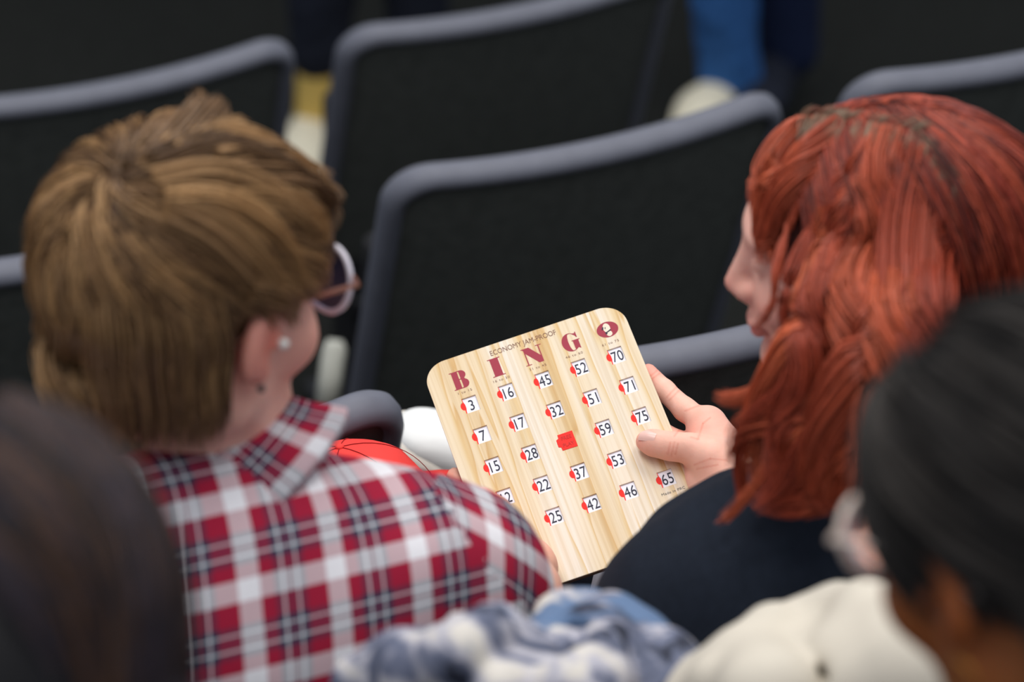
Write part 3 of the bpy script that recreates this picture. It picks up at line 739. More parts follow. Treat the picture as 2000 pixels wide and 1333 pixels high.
def brown_hair():
    E = Ell(HA + MA @ np.array([0, -.015, .030]), MA, (.093, .112, .094))
    wh = E.drape(215, 350)
    def keep(L): 
        z = L[:, 2]; y = L[:, 1]
        return (z > -.105 + 0) & ~((y > .035) & (z < .028)) & ~((y > -.012) & (z < -.012)) 
    length = lambda L: np.where(L[:, 1] > .0, .085, .065) + .02 * (L[:, 2] > .04)
    G1 = flow_guides(E, MA, 760, wh, keep, length, .90, 1.0, .35, 1.0, 11)
    G2 = flow_guides(E, MA, 420, wh, keep, length, .97, 1.04, .30, .9, 12)
    G3 = flow_guides(E, MA, 60, wh, lambda L: keep(L) & (L[:, 1] > .04), lambda L: np.full(len(L), .045), .97, 1.05, .25, .8, 13)
    def bad(G):
        L = (G - HA) @ MA; return (L[..., 0] > .045) & (L[..., 1] > -.036) & (L[..., 2] < .012)
    G1, G2, G3 = trim(G1, bad), trim(G2, bad), trim(G3, bad)
    base = np.array(lin(140, 106, 72)); hi = np.array(lin(190, 148, 100)); dk = np.array(lin(84, 58, 36))
    r = np.random.default_rng(5)
    def cols(n): 
        a = r.uniform(0, 1, (n, 1)); return np.where(a < .35, dk + (base - dk) * (a / .35), base + (hi - base) * ((a - .35) / .65))
    parts = []
    sh = Sdf(); sh.ell(E.c, E.r * .93, MA, k=.02)
    sh.ell(HA + MA @ np.array([0, .075, -.06]), (.085, .075, .075), MA, k=.02, op=-1)      # open the face
    for x in (-1, 1): sh.ell(HA + MA @ np.array([x * .095, .02, -.035]), (.035, .055, .045), MA, k=.02, op=-1)
    sh.ell(HA + MA @ np.array([0, -.04, -.135]), (.08, .10, .055), MA, k=.02, op=-1)
    V, Q = sh.mesh(.005); parts.append((V, Q, np.tile(dk * 1.1, (len(V), 1))))
    parts.append(strands(G1, 13, (.009, .007, .004), 12, .0007, cols(len(G1)), 21, jitter=.003))
    parts.append(strands(G2, 11, (.008, .006, .003), 12, .0006, cols(len(G2)), 22, jitter=.003))
    Gw = flow_guides(E, MA, 120, wh, lambda L: np.linalg.norm(E.c + (L @ MA.T) - wh, axis=1) < .035, lambda L: np.full(len(L), .06), .93, 1.01, .4, .3, 14)
    parts.append(strands(Gw, 12, (.010, .007, .004), 12, .0006, cols(len(Gw)), 24, jitter=.003))
    parts.append(strands(G3, 8, (.008, .004, .001), 12, .0006, cols(len(G3)) * 1.1, 23))
    # drawn locks: fringe over the forehead, sideburn in front of the ear, nape
    D = lambda L: np.array([E.drape(px, py, l) for px, py, l in L])
    locks = [
        [(300, 320, .0), (420, 285, .01), (540, 325, .02), (620, 375, .04), (665, 415, .07)],
        [(300, 330, .0), (430, 290, .02), (560, 330, .04), (640, 390, .06), (650, 450, .06)],
        [(330, 300, .0), (430, 260, .01), (530, 290, .02), (600, 340, .03), (655, 380, .07)],
        [(300, 360, .0), (440, 340, .02), (540, 390, .03), (600, 440, .04), (622, 490, .03)],
        [(320, 390, .0), (440, 390, .02), (520, 440, .02), (570, 500, .02), (590, 570, .0)],
        [(320, 400, .0), (430, 430, .01), (500, 500, .01), (545, 570, .0), (568, 635, -.02)],
        [(330, 420, .0), (420, 470, .01), (480, 540, .01), (520, 600, .0), (535, 640, -.02)],
        [(330, 300, .0), (375, 240, .05), (392, 205, .12), (378, 180, .18)],
        [(350, 300, .0), (400, 240, .05), (425, 208, .10), (408, 190, .15)],
        [(450, 350, .0), (560, 350, .02), (630, 370, .05), (672, 392, .11)],
        [(450, 380, .0), (550, 390, .03), (620, 430, .05), (640, 480, .06)],
        [(480, 560, .0), (530, 570, .0), (560, 590, .0), (575, 640, .0)],
        [(420, 320, .0), (520, 300, .01), (590, 325, .03), (650, 355, .09)],
    ]
    G = []
    for x in np.linspace(95, 435, 44):                       # the nape, combed down into the collar
        j = r.uniform(-14, 14); y3 = 884 - .0011 * (x - 320) ** 2 + r.uniform(-14, 8)
        G.append([E.drape(x * .9 + 30 + j, 540 + 2 * j, -.09), E.drape(x + j, 640, -.01), E.drape(x + j, 705, .01), at(x * .97 + 14 + j, 785, 2.225), at(x * .93 + 26 + j * .5, y3, 2.262)])
    parts.append(strands(np.array(G), 40, (.010, .010, .006), 12, .0007, cols(len(G)) * .85, 29, jitter=.004))
    for i, l in enumerate(locks):
        g = catmull(D(l)[None], 6); parts.append(strands(g, 60, (.013, .011, .004), 14, .0007, cols(1), 30 + i, jitter=.003))
    V, Q, Cc = join(parts); link('hair', mesh_np(V, Q, Cc), M['hair'], pa, True)
brown_hair()

def loc(Mx, c): return lambda x, y, z: c + Mx @ np.array([x, y, z])
def glasses(parent, Mx, c, frame, lensm, hinge, r=.0235, tr=.0024, fy=.104, dx=.0325, dz=.008, name='glasses'):
    f = loc(Mx, c)
    g = bpy.data.objects.new(name, None); C.objects.link(g); g.parent = parent
    for sx in (-1, 1):
        ring = [f(sx * dx + sx * 0 + r * 1.08 * math.cos(a), fy - abs(math.cos(a)) * .002 - .12 * max(0, sx * r * math.cos(a)), dz + r * math.sin(a)) for a in np.linspace(0, 2 * PI, 40, endpoint=False)]
        tube_obj('rim', ring, tr, frame, g, 8, True)
        V = np.array([f(sx * dx, fy, dz)] + ring); n = len(ring); F = np.array([(0, 1 + i, 1 + (i + 1) % n) for i in range(n)])
        link('lens', mesh_np(V, [F]), lensm, g, True)
        tube_obj('temple', [f(sx * (dx + r), fy - .002, dz + .010), f(sx * (dx + r + .014), fy - .012, dz + .011), f(sx * .078, .03, dz + .010), f(sx * .080, -.01, dz + .004), f(sx * .080, -.03, dz - .016)], .0019, hinge, g)
    tube_obj('bridge', [f(-dx + r, fy, dz + .006), f(0, fy + .006, dz + .010), f(dx - r, fy, dz + .006)], .002, frame, g)
    return g
glasses(pa, MA * 1.04, HA, M['lilac_frame'], M['lens'], M['hinge'])
def ball(name, c, r, m, parent, sc=(1, 1, 1)):
    bm = bmesh.new(); bmesh.ops.create_uvsphere(bm, u_segments=20, v_segments=12, radius=r); bmesh.ops.scale(bm, vec=sc, verts=bm.verts); bmesh.ops.translate(bm, vec=Vector(c), verts=bm.verts)
    return link(name, bm_mesh(bm), m, parent, True)
fa = loc(MA * 1.05, HA)
ball('earring', fa(.089, .006, -.006), .0042, M['pearl'], pa)
ball('earring', fa(.083, .000, -.040), .0028, M['metal'], pa)

# ---------------------------------------------------------------- right: red hair, navy top
HB = at(1688, 486, 2.46); MB = rot(math.radians(-78), math.radians(10), math.radians(0))
pb = person((HB[0], HB[1], 0), 'person with long red hair in a navy top, holding the card by its right edge')
SKB = lin(244, 186, 168)
def bpc(px, py, dz):
    d = at(px, py, 1) - CAM; t = ((TLw - CAM) @ E3) / (d @ E3); return CAM + d * t + E3 * dz
def red_person():
    hd = Sdf().add(head_sdf(), MB, HB, .94)
    nb = at(1690, 930, 2.50)
    hd.cap(HB + MB @ np.array([0, -.03, -.05]), nb, .050, .054, k=.03)
    sl = at(1386, 1206, 2.52); sr = at(2120, 1010, 2.66)
    hip = sn(1.16, 1.95, .52)
    hd.cap(nb + [0, 0, -.03], sl, .05, .042, k=.04); hd.cap(nb + [0, 0, -.03], sr, .05, .042, k=.04); hd.cap(nb + [0, 0, -.08], hip, .095, .12, k=.05)
    V, Q = hd.mesh(.003); col = skin_cols(V, MB, HB, SKB, .9)
    # left arm + hand
    ar = Sdf(); elb = at(1322, 1345, 2.60); wr = bpc(1432, 985, -.012)
    ar.chain([sl, elb, wr], [.045, .036, .026], k=.02)
    pc = bpc(1400, 905, .002)
    R = np.stack([nrm(E1 * .75 + E2 * -.65), nrm(E2 * .75 + E1 * .65), E3], 1)
    # palm built of metacarpal ridges
    mi, mm, mr, ml = bpc(1380, 822, -.008), bpc(1362, 862, -.020), bpc(1362, 900, -.026), bpc(1368, 935, -.024)
    for q, ra in ((mi, .0138), (mm, .0138), (mr, .0135), (ml, .013)): ar.cap(wr, q, .020, ra, k=.018)
    ar.ell(bpc(1402, 905, -.006), (.026, .034, .016), R, k=.02)
    # thumb
    ar.chain([bpc(1425, 945, .004), bpc(1392, 912, .015), bpc(1350, 893, .0155), bpc(1310, 887, .0135), bpc(1276, 878, .0115), bpc(1262, 873, .0098)], [.018, .0150, .0112, .0108, .0098, .0075], k=.010)
    ar.chain([bpc(1425, 945, .002), mi], [.018, .012], k=.02)
    # index, running up behind the card's edge
    ar.chain([mi, bpc(1336, 788, -.011), bpc(1296, 748, -.0135), bpc(1264, 712, -.0135)], [.0122, .0104, .0094, .0076], k=.004)
    ar.chain([mm, bpc(1320, 842, -.022), bpc(1274, 812, -.021), bpc(1242, 792, -.016)], [.0125, .0108, .0095, .008], k=.005)
    ar.chain([mr, bpc(1310, 880, -.028), bpc(1266, 852, -.024), bpc(1236, 838, -.017)], [.012, .0102, .009, .0075], k=.005)
    ar.chain([ml, bpc(1322, 925, -.026), bpc(1286, 906, -.022), bpc(1262, 896, -.017)], [.0108, .0090, .008, .007], k=.005)
    V2, Q2 = ar.mesh(.0013)
    c2 = np.tile(np.array(lin(244, 190, 170)), (len(V2), 1))
    for q, dz, rr, w in (((1262, 712), -.012, .016, .5), ((1345, 862), -.012, .022, .5), ((1325, 925), -.02, .022, .5), ((1262, 876), .01, .014, .35), ((1395, 850), .0, .02, .3)):
        f = np.clip(1.4 - np.linalg.norm(V2 - bpc(*q, dz), axis=1) / rr, 0, 1)[:, None] * w; c2 = c2 * (1 - f) + np.array(lin(232, 128, 112)) * f
    # fine crease lines of the fingers, thumb and palm
    LN = [((1269, 743), (1286, 728)), ((1272, 748), (1290, 735)), ((1303, 782), (1323, 761)), ((1308, 788), (1328, 768)), ((1338, 809), (1369, 797)), ((1305, 893), (1310, 871)), ((1312, 896), (1318, 870)), ((1320, 893), (1325, 873)),
          ((1364, 864), (1374, 833)), ((1374, 833), (1388, 822)), ((1357, 914), (1388, 902)), ((1388, 902), (1420, 905)), ((1362, 922), (1402, 914)), ((1318, 858), (1338, 832)), ((1350, 860), (1364, 864))]
    front = vnormals(V2, Q2) @ (CAM - pc) > 0
    for p0, p1 in LN:
        q0, q1 = bpc(*p0, .005), bpc(*p1, .005); vw = nrm((q0 + q1) / 2 - CAM); flat = lambda X: X - (X @ vw)[..., None] * vw
        a_, b_ = flat(q0[None])[0], flat(q1[None])[0]; X = flat(V2); t_ = np.clip(((X - a_) @ (b_ - a_)) / ((b_ - a_) @ (b_ - a_)), 0, 1); d_ = np.linalg.norm(X - a_ - t_[:, None] * (b_ - a_), axis=1)
        f = (np.clip(1.2 - d_ / .0011, 0, 1) * front * .42)[:, None]; c2 = c2 * (1 - f) + c2 * np.array([.80, .42, .36]) * f
    # other arm, out of view behind the hair
    al = Sdf(); er = sn(1.40, 1.94, .58); al.chain([sr, er, sn(1.26, 2.06, .53)], [.045, .036, .026], k=.03); al.ell(sn(1.24, 2.09, .52), (.04, .045, .018), k=.02)
    for i in range(4): al.chain([sn(1.21 + .018 * i, 2.12, .525), sn(1.20 + .018 * i, 2.16, .52), sn(1.19 + .018 * i, 2.18, .51)], [.009, .008, .007], k=.004)
    al.chain([sn(1.20, 2.09, .53), sn(1.17, 2.12, .53)], [.011, .009], k=.01)
    V3, Q3 = al.mesh(.004); c3 = np.tile(np.array(SKB), (len(V3), 1))
    body = body_obj([(V, Q, col), (V2, Q2, c2), (V3, Q3, c3)], pb)
    # thumbnail: a curved plate on the thumb's tip
    a = bpc(1268, 876, .0240); ux = nrm(bpc(1262, 873, .01) - bpc(1310, 887, .0135)); uy = nrm(np.cross(E3, ux)); uz = np.cross(ux, uy)
    if uz @ E3 < 0: uz = -uz
    g = 9; V = []
    for i in range(g):
        for j in range(g):
            x = (i / (g - 1) * 2 - 1); y = (j / (g - 1) * 2 - 1); k = math.sqrt(1 - .32 * x * x) if x > 0 else 1
            V.append(a + ux * x * .0082 + uy * y * .0056 * k - uz * (.0024 * y * y + .0022 * (x + .2) ** 2 * (1 if x > 0 else .2)) + uz * .0002)
    V = np.array(V); Q = np.array([(i * g + j, (i + 1) * g + j, (i + 1) * g + j + 1, i * g + j + 1) for i in range(g - 1) for j in range(g - 1)])
    nail = link('thumbnail', mesh_np(V, Q), mat('nail', lin(240, 196, 184), .3, .5, noise=.03), pb, True)
    # navy top
    sh = Sdf()
    sh.cap(nb + [0, -.0, -.135], sl, .058, .058, k=.05); sh.cap(nb + [0, 0, -.065], sr, .075, .060, k=.06)
    mid = at(1560, 1250, 2.50); R = np.stack([US, UN, [0, 0, 1]], 1)
    sh.ell(mid + [0, .02, -.03], (.165, .11, .18), R, k=.07); sh.cap(mid + [0, .02, -.05], hip, .12, .14, k=.06)
    sh.ell(at(1440, 1130, 2.53), (.085, .08, .05), R, k=.04)
    sh.chain([sl, elb], [.062, .052], k=.03); sh.chain([elb, at(1375, 1175, 2.70)], [.050, .036], k=.03)
    sh.cap(at(1322, 1045, 2.56), at(1425, 1008, 2.56), .018, .022, k=.03)
    sh.chain([sr, er, sn(1.28, 2.03, .54)], [.06, .052, .038], k=.04)
    V, Q = sh.mesh(.005); N = vnormals(V, Q); V = V + N * (wobble(V, .0028, 34, 8)[:, None])
    link('navy_top', mesh_np(V, Q), M['navy'], pb, True)
    tr = Sdf(); hipr, hipl = sn(1.25, 1.95, .50), sn(1.07, 1.95, .50)
    tr.cap(hipl, hipr, .10, .10, k=.05)
    for hp, kx in ((hipr, 1.28), (hipl, .98)): tr.chain([hp, sn(kx, 2.27, .46), sn(kx, 2.17, .08)], [.082, .056, .044], k=.04)
    V, Q = tr.mesh(.008); link('trousers', mesh_np(V, Q), M['dark_pants'], pb, True)
red_person()

def red_hair():
    E = Ell(HB + MB @ np.array([0, -.026, .019]), MB, (.086, .115, .096))
    base = np.array(lin(150, 56, 38)); hi = np.array(lin(204, 98, 66)); dk = np.array(lin(62, 18, 13)); gr = np.array(lin(130, 106, 86))
    r = np.random.default_rng(9)
    def cols(n, lo=0, up=1):
        a = r.uniform(lo, up, (n, 1)); return np.where(a < .4, dk + (base - dk) * (a / .4), base + (hi - base) * ((a - .4) / .6))
    parts = []
    sh = Sdf(); sh.ell(E.c, E.r * .95, MB, k=.02)
    sh.ell(HB + MB @ np.array([0, .095, -.055]), (.095, .060, .085), MB, k=.02, op=-1)
    V, Q = sh.mesh(.005); parts.append((V, Q, np.tile(dk * .8, (len(V), 1))))
    # long strands: roots either side of a part along the top, falling over the skull then hanging
    def fall(n, seed, side, lift):
        rr = np.random.default_rng(seed); out = []
        for i in range(n):
            # root near the parting, which runs front to back along the top; the fall turns backwards towards the crown
            u_ = rr.uniform(0, 1) ** .75; ty = .085 - .165 * u_; x0 = side * rr.uniform(0, .02) + .008
            P = E.proj(E.c + MB @ np.array([x0, ty, .1])); pts = [E.proj(P, .97)]
            th = math.radians(72 + 106 * u_ + rr.uniform(-10, 10)); hd_ = MB @ np.array([side * math.sin(th), math.cos(th), -.12])
            cur = P.copy(); tot = rr.uniform(.25, .33); st = .022; k = 0; lf = rr.uniform(-.01, .02)
            ph = rr.uniform(0, 6.28); am = rr.uniform(.002, .008)
            while k * st < tot:
                Lc = (cur - E.c) @ MB; N = E.normal(cur)
                if Lc[2] > -.02 and k < 10:
                    g_ = np.array([0, 0, -1.0]) * min(1, k * .18); d = hd_ + g_; d = d - N * (d @ N); cur = E.proj(cur + nrm(d) * st, 1.0); q = E.proj(cur, .97 + (lift + lf) * min(1, k / 3)); vel = nrm(d)
                else:
                    vel = nrm(vel * .55 + np.array([0, 0, -1]) * .75 - N * .10); cur = cur + vel * st
                    q = cur + (MB @ np.array([0, 1, 0])) * am * math.sin(ph + k * .9) + MB @ np.array([side, 0, 0]) * (am * math.cos(ph + k * .8) + lift * .1)
                pts.append(q); k += 1
            out.append(catmull(np.array(pts)[None], 16)[0])
        return np.array(out)
    GL = fall(420, 1, -1, .02); GL2 = fall(260, 2, -1, .05); GR = fall(300, 3, 1, .02); GR2 = fall(140, 4, 1, .05)
    # keep the face clear: drop guides passing in front of the face, on the left (visible) side
    f = lambda G: G[[not ((((g - HB) @ MB)[:, 1] > .030) & (((g - HB) @ MB)[:, 2] < .0)).any() for g in G]]
    for G, sd in ((GL, 41), (GL2, 42), (GR, 43), (GR2, 44)):
        G = f(G); parts.append(strands(G, 14, (.008, .008, .005), 20, .0007, cols(len(G), .0, .78), sd, jitter=.004, colvar=.45))
    def D(L): return np.array([E.drape(px, py, l) if l < .5 else at(px, py, l) for px, py, l in L])
    z = 2.40
    locks = [  # (pixel path, width) on the head surface, or at distance l when l > 1
        ([(1590, 250, .02), (1535, 290, .03), (1500, 370, .03), (1484, 440, .0), (1488, 500, .0)], .010),
        ([(1600, 245, .02), (1550, 250, .03), (1505, 300, .03), (1478, 360, .02), (1470, 420, .0)], .009),
        ([(1640, 250, .02), (1580, 300, .05), (1530, 380, .05), (1500, 470, .04), (1490, 520, 2.40)], .013),
        ([(1680, 255, .02), (1600, 330, .03), (1545, 430, .03), (1515, 530, 2.38), (1510, 590, 2.38), (1470, 650, 2.38)], .003),
        ([(1700, 260, .02), (1640, 350, .03), (1590, 450, .03), (1545, 540, 2.36), (1530, 610, 2.36), (1545, 690, 2.36)], .007),
        ([(1720, 260, .02), (1660, 360, .05), (1630, 470, .06), (1620, 560, 2.34), (1640, 640, 2.33), (1620, 720, 2.34), (1560, 760, 2.35), (1480, 780, 2.37), (1400, 770, 2.40)], .012),
        ([(1700, 270, .02), (1650, 400, .05), (1600, 520, .06), (1600, 620, 2.33), (1570, 700, 2.34), (1500, 760, 2.36), (1430, 785, 2.38), (1395, 775, 2.4)], .010),
        ([(1740, 265, .02), (1700, 400, .06), (1690, 520, .07), (1700, 620, 2.32), (1690, 720, 2.32), (1600, 800, 2.33), (1500, 820, 2.35), (1440, 850, 2.37), (1430, 920, 2.38)], .018),
        ([(1740, 270, .02), (1680, 420, .06), (1640, 540, .07), (1610, 640, 2.32), (1560, 740, 2.33), (1480, 800, 2.35), (1440, 880, 2.37), (1450, 950, 2.38), (1440, 1000, 2.38), (1395, 1025, 2.38)], .007),
        ([(1760, 280, .02), (1730, 430, .06), (1720, 560, .07), (1700, 680, 2.31), (1640, 780, 2.32), (1560, 860, 2.33), (1500, 920, 2.35), (1460, 970, 2.36), (1410, 1020, 2.37)], .006),
        ([(1780, 290, .02), (1760, 450, .06), (1760, 600, 2.30), (1720, 720, 2.30), (1640, 820, 2.31), (1570, 900, 2.33), (1520, 960, 2.34), (1470, 990, 2.35)], .020),
        ([(1780, 300, .02), (1790, 460, .06), (1790, 600, 2.30), (1740, 740, 2.29), (1690, 830, 2.30), (1640, 920, 2.31), (1590, 980, 2.33), (1510, 985, 2.35), (1470, 965, 2.36)], .018),
        ([(1690, 400, .0), (1690, 500, .04), (1660, 600, 2.31), (1690, 700, 2.30), (1700, 800, 2.30), (1650, 900, 2.30), (1620, 970, 2.31), (1560, 1000, 2.33)], .020),
        ([(1650, 400, .0), (1640, 500, .04), (1600, 600, 2.33), (1580, 700, 2.33), (1540, 800, 2.34), (1520, 900, 2.34), (1500, 980, 2.35)], .020),
        ([(1620, 400, .0), (1610, 500, .03), (1590, 600, 2.34), (1540, 700, 2.34), (1490, 790, 2.36), (1470, 880, 2.37), (1490, 960, 2.37)], .018),
        ([(1740, 420, .0), (1755, 520, .04), (1750, 600, 2.29), (1730, 700, 2.28), (1700, 800, 2.28), (1690, 900, 2.29), (1660, 985, 2.30)], .022),
        ([(1800, 420, .0), (1805, 520, .04), (1800, 600, 2.29), (1790, 700, 2.28), (1760, 800, 2.28), (1740, 900, 2.29), (1710, 970, 2.30)], .026),
        ([(1700, 440, .0), (1715, 540, .04), (1710, 630, 2.29), (1640, 760, 2.29), (1600, 860, 2.30), (1590, 950, 2.31), (1640, 1000, 2.31)], .020),
        ([(1670, 380, .02), (1685, 480, .08), (1710, 560, .10), (1750, 605, .11), (1775, 612, .12)], .003),
    ]
    for i, (l, w) in enumerate(locks):
        l = [(l[0][0], l[0][1], -.05)] + l[1:]
        g = catmull(D(l)[None], 12); parts.append(strands(g, int(50 + w * 4500), (w * .9, w, w * .35), 20, .0007, cols(1, .3, 1) * np.array([1.05, 1.1, 1]), 60 + i, jitter=.004, colvar=.3))
    # light, grown-out roots along the parting
    pt = [(1560, 228), (1640, 236), (1720, 246), (1790, 262), (1830, 300), (1860, 345), (1880, 390)]
    rr = np.random.default_rng(77); G = []
    for i in range(130):
        t = rr.uniform(0, len(pt) - 1.001); k = int(t); f_ = t - k; x = pt[k][0] * (1 - f_) + pt[k + 1][0] * f_; y = pt[k][1] * (1 - f_) + pt[k + 1][1] * f_
        sgn = 1 if rr.uniform() < .6 else -1
        dx, dy = (rr.uniform(-22, -4), 34) if sgn > 0 else (rr.uniform(6, 30), -14 if k < 3 else 12)
        G.append([E.drape(x, y, .02), E.drape(x + dx * .6, y + dy * .6, .03), E.drape(x + dx * 1.5, y + dy * 1.5, .03)])
    G = np.array(G); cc = np.where(rr.uniform(size=(len(G), 1)) < .6, gr, gr * .6 + base * .4); parts.append(strands(G, 9, (.004, .005, .003), 8, .0006, cc, 90, colvar=.35))
    V, Q, Cc = join(parts); link('hair', mesh_np(V, Q, Cc), M['hair'], pb, True)
red_hair()
q = at(1546, 936, 2.34); ball('hair_clip', q, .0075, M['clip'], pb, (1.9, .5, .9)) if False else None

# ---------------------------------------------------------------- foreground right: dark hair tied back, pale glasses
HC = at(2028, 1022, 1.66); MCc = rot(math.radians(-40), math.radians(30))
pc_ = person((HC[0], HC[1], .235), 'dark-haired person with pale glasses, large and blurred in the lower right corner')
SKC = lin(168, 98, 52)
def fore_right():
    hd = Sdf().add(head_sdf(), MCc, HC, .96)
    nb = HC + np.array([.03, -.05, -.19]); hd.cap(HC + MCc @ np.array([0, -.03, -.05]), nb, .052, .056, k=.03)
    sl, sr = nb + np.array([-.17, -.08, -.07]), nb + np.array([.17, .06, -.07]); hip = nb + np.array([.0, -.06, -.5])
    hd.cap(nb, sl, .05, .05, k=.04); hd.cap(nb, sr, .05, .05, k=.04); hd.cap(nb + [0, 0, -.08], hip, .1, .13, k=.05)
    V, Q = hd.mesh(.004); body_obj([(V, Q, skin_cols(V, MCc, HC, SKC, .35))], pc_)
    sh = Sdf(); 
    for s_ in (sl, sr): sh.cap(nb + [0, 0, -.07], s_, .08, .062, k=.05); sh.chain([s_, s_ + np.array([0, .02, -.26]), s_ + np.array([0, .25, -.28])], [.062, .052, .04], k=.03)
    sh.cap(nb + [0, 0, -.12], hip, .14, .15, k=.06); V, Q = sh.mesh(.008); link('dark_top', mesh_np(V, Q), M['dark_pants'], pc_, True)
    ar = None
    E = Ell(HC + MCc @ np.array([0, -.018, .026]), MCc, (.083, .104, .094))
    base = np.array(lin(34, 31, 31)); hi = np.array(lin(84, 78, 74)); r = np.random.default_rng(3)
    cols = lambda n: base * .5 + (hi - base * .5) * r.uniform(0, 1, (n, 1)) ** 2
    parts = []; s2 = Sdf(); s2.ell(E.c, E.r * .96, MCc, k=.02); s2.ell(HC + MCc @ np.array([0, .085, -.055]), (.1, .072, .085), MCc, k=.02, op=-1)
    s2.ell(HC + MCc @ np.array([-.085, .005, -.045]), (.035, .040, .045), MCc, k=.015, op=-1)
    s2.cap(HC + MCc @ np.array([.0, -.075, -.02]), HC + MCc @ np.array([.0, -.06, -.21]), .045, .05, k=.03)
    V, Q = s2.mesh(.005); parts.append((V, Q, np.tile(base * .6, (len(V), 1))))
    top = E.proj(E.c + MCc @ np.array([.0, .06, .09]))
    keep = lambda L: ~((L[:, 1] > .03) & (L[:, 2] < .03)) & ~((L[:, 1] > -.03) & (L[:, 2] < -.005)) & (L[:, 2] > -.08)
    tgt = MCc @ np.array([0, -1, -.55])
    G = flow_guides(E, MCc, 500, top, keep, lambda L: np.full(len(L), .12), .97, 1.02, 0, .5, 31, dirf=lambda P, N: tgt[None] * 1.6)
    parts.append(strands(G, 12, (.008, .008, .006), 12, .0008, cols(len(G)), 51))
    G = []
    for i in range(200):
        a = r.uniform(-1, 1); b = r.uniform(-1, 1); p0 = HC + MCc @ np.array([-.075 + .02 * b, -.03 - .06 * r.uniform(), -.01 + .05 * a * .5])
        w_ = r.uniform(-1, 1); p0 = HC + MCc @ np.array([.075 * w_, -.035 - .065 * math.sqrt(1 - w_ * w_ * .9) + .006 * b, .01 + .03 * a])
        G.append([p0, p0 + MCc @ np.array([-.003 * w_, -.006, -.06]), HC + MCc @ np.array([.060 * w_, -.060 - .055 * math.sqrt(1 - w_ * w_) + .008 * b, -.13]), HC + MCc @ np.array([.060 * w_, -.045 - .06 * math.sqrt(1 - w_ * w_) + .01 * b, -.24 + .02 * a])])
    G = np.array(G); parts.append(strands(G, 14, (.008, .008, .006), 12, .0008, cols(len(G)), 52))
    V, Q, Cc = join(parts); link('hair', mesh_np(V, Q, Cc), M['black_hair'], pc_, True)
    glasses(pc_, MCc * .96, HC, M['pink_frame'], mat('clear_lens', (.9, .9, .95), .05, .6, trans=.9, noise=.01), M['pink_frame'], .022, .0026, fy=.100)
    f = loc(MCc, HC)
    ear = [f(-.083 , -.004 + .010 * math.cos(a), -.052 + .012 * math.sin(a)) for a in np.linspace(0, 2 * PI, 24, endpoint=False)]
    tube_obj('hoop_earring', ear, .0012, M['gold'], pc_, 6, True)
fore_right()

# ---------------------------------------------------------------- foreground left: long dark hair
HD = at(-35, 1268, 1.55); MD = rot(math.radians(5), math.radians(15))
pd_ = person((HD[0], HD[1], .235), 'person with long straight black hair, blurred in the lower left corner')
def fore_left():
    hd = Sdf().add(head_sdf(), MD, HD, 1.0); nb = HD + np.array([0, -.05, -.19]); hd.cap(HD + MD @ np.array([0, -.03, -.05]), nb, .052, .056, k=.03)
    sl, sr = nb + np.array([-.17, -.07, -.07]), nb + np.array([.15, .05, -.09]); hip = nb + np.array([.0, -.06, -.5])
    hd.cap(nb, sl, .05, .05, k=.04); hd.cap(nb, sr, .05, .05, k=.04); hd.cap(nb + [0, 0, -.08], hip, .1, .13, k=.05)
    V, Q = hd.mesh(.005); body_obj([(V, Q, skin_cols(V, MD, HD, lin(200, 150, 120), .5))], pd_)
    sh = Sdf()
    for s_ in (sl, sr): sh.cap(nb + [0, 0, -.08], s_, .08, .060, k=.05); sh.chain([s_, s_ + np.array([0, .02, -.26]), s_ + np.array([0, .25, -.28])], [.06, .052, .04], k=.03)
    sh.cap(nb + [0, 0, -.12], hip, .13, .15, k=.06); V, Q = sh.mesh(.008); link('dark_top', mesh_np(V, Q), M['dark_pants'], pd_, True)
    E = Ell(HD + MD @ np.array([0, -.015, .022]), MD, (.092, .112, .104))
    base = np.array(lin(20, 17, 20)); hi = np.array(lin(74, 64, 74)); bn = np.array(lin(92, 64, 46)); r = np.random.default_rng(4)
    parts = []; s2 = Sdf(); s2.ell(E.c, E.r * .96, MD, k=.02); s2.ell(HD + MD @ np.array([0, .09, -.055]), (.09, .065, .085), MD, k=.02, op=-1)
    s2.cap(HD + MD @ np.array([.0, -.06, -.02]), HD + np.array([.0, -.10, -.26]), .085, .105, k=.05)
    V, Q = s2.mesh(.006); parts.append((V, Q, np.tile(base * .6, (len(V), 1))))
    G = []; cc = []
    for i in range(620):
        side = 1 if r.uniform() < .75 else -1; ty = r.uniform(-.105, .06)
        P = E.proj(E.c + MD @ np.array([.01 * side, ty, .1])); cur = P.copy(); pts = [E.proj(P, .98)]; lift = r.uniform(.98, 1.10)
        bk = r.uniform(.0, .9)
        for k in range(7):
            N = E.normal(cur); d = MD @ np.array([side, -bk, -.35]); d -= N * (d @ N); cur = E.proj(cur + nrm(d) * .024, 1); pts.append(E.proj(cur, .98 + (lift - .98) * k / 6))
        v = nrm(d)
        cur = pts[-1]
        for k in range(9):
            v = nrm(v * .6 + np.array([0, 0, -1]) * .6 + np.array([side * .10, 0, 0])); cur = cur + v * .028; pts.append(cur)
        G.append(catmull(np.array(pts)[None], 14)[0]); a = r.uniform() ** 2; cc.append((base + (hi - base) * a) if r.uniform() < .8 else bn * r.uniform(.6, 1.1))
    parts.append(strands(np.array(G), 12, (.008, .008, .006), 16, .0008, np.array(cc), 55, jitter=.005))
    V, Q, Cc = join(parts); link('hair', mesh_np(V, Q, Cc), M['black_hair'], pd_, True)
fore_left()

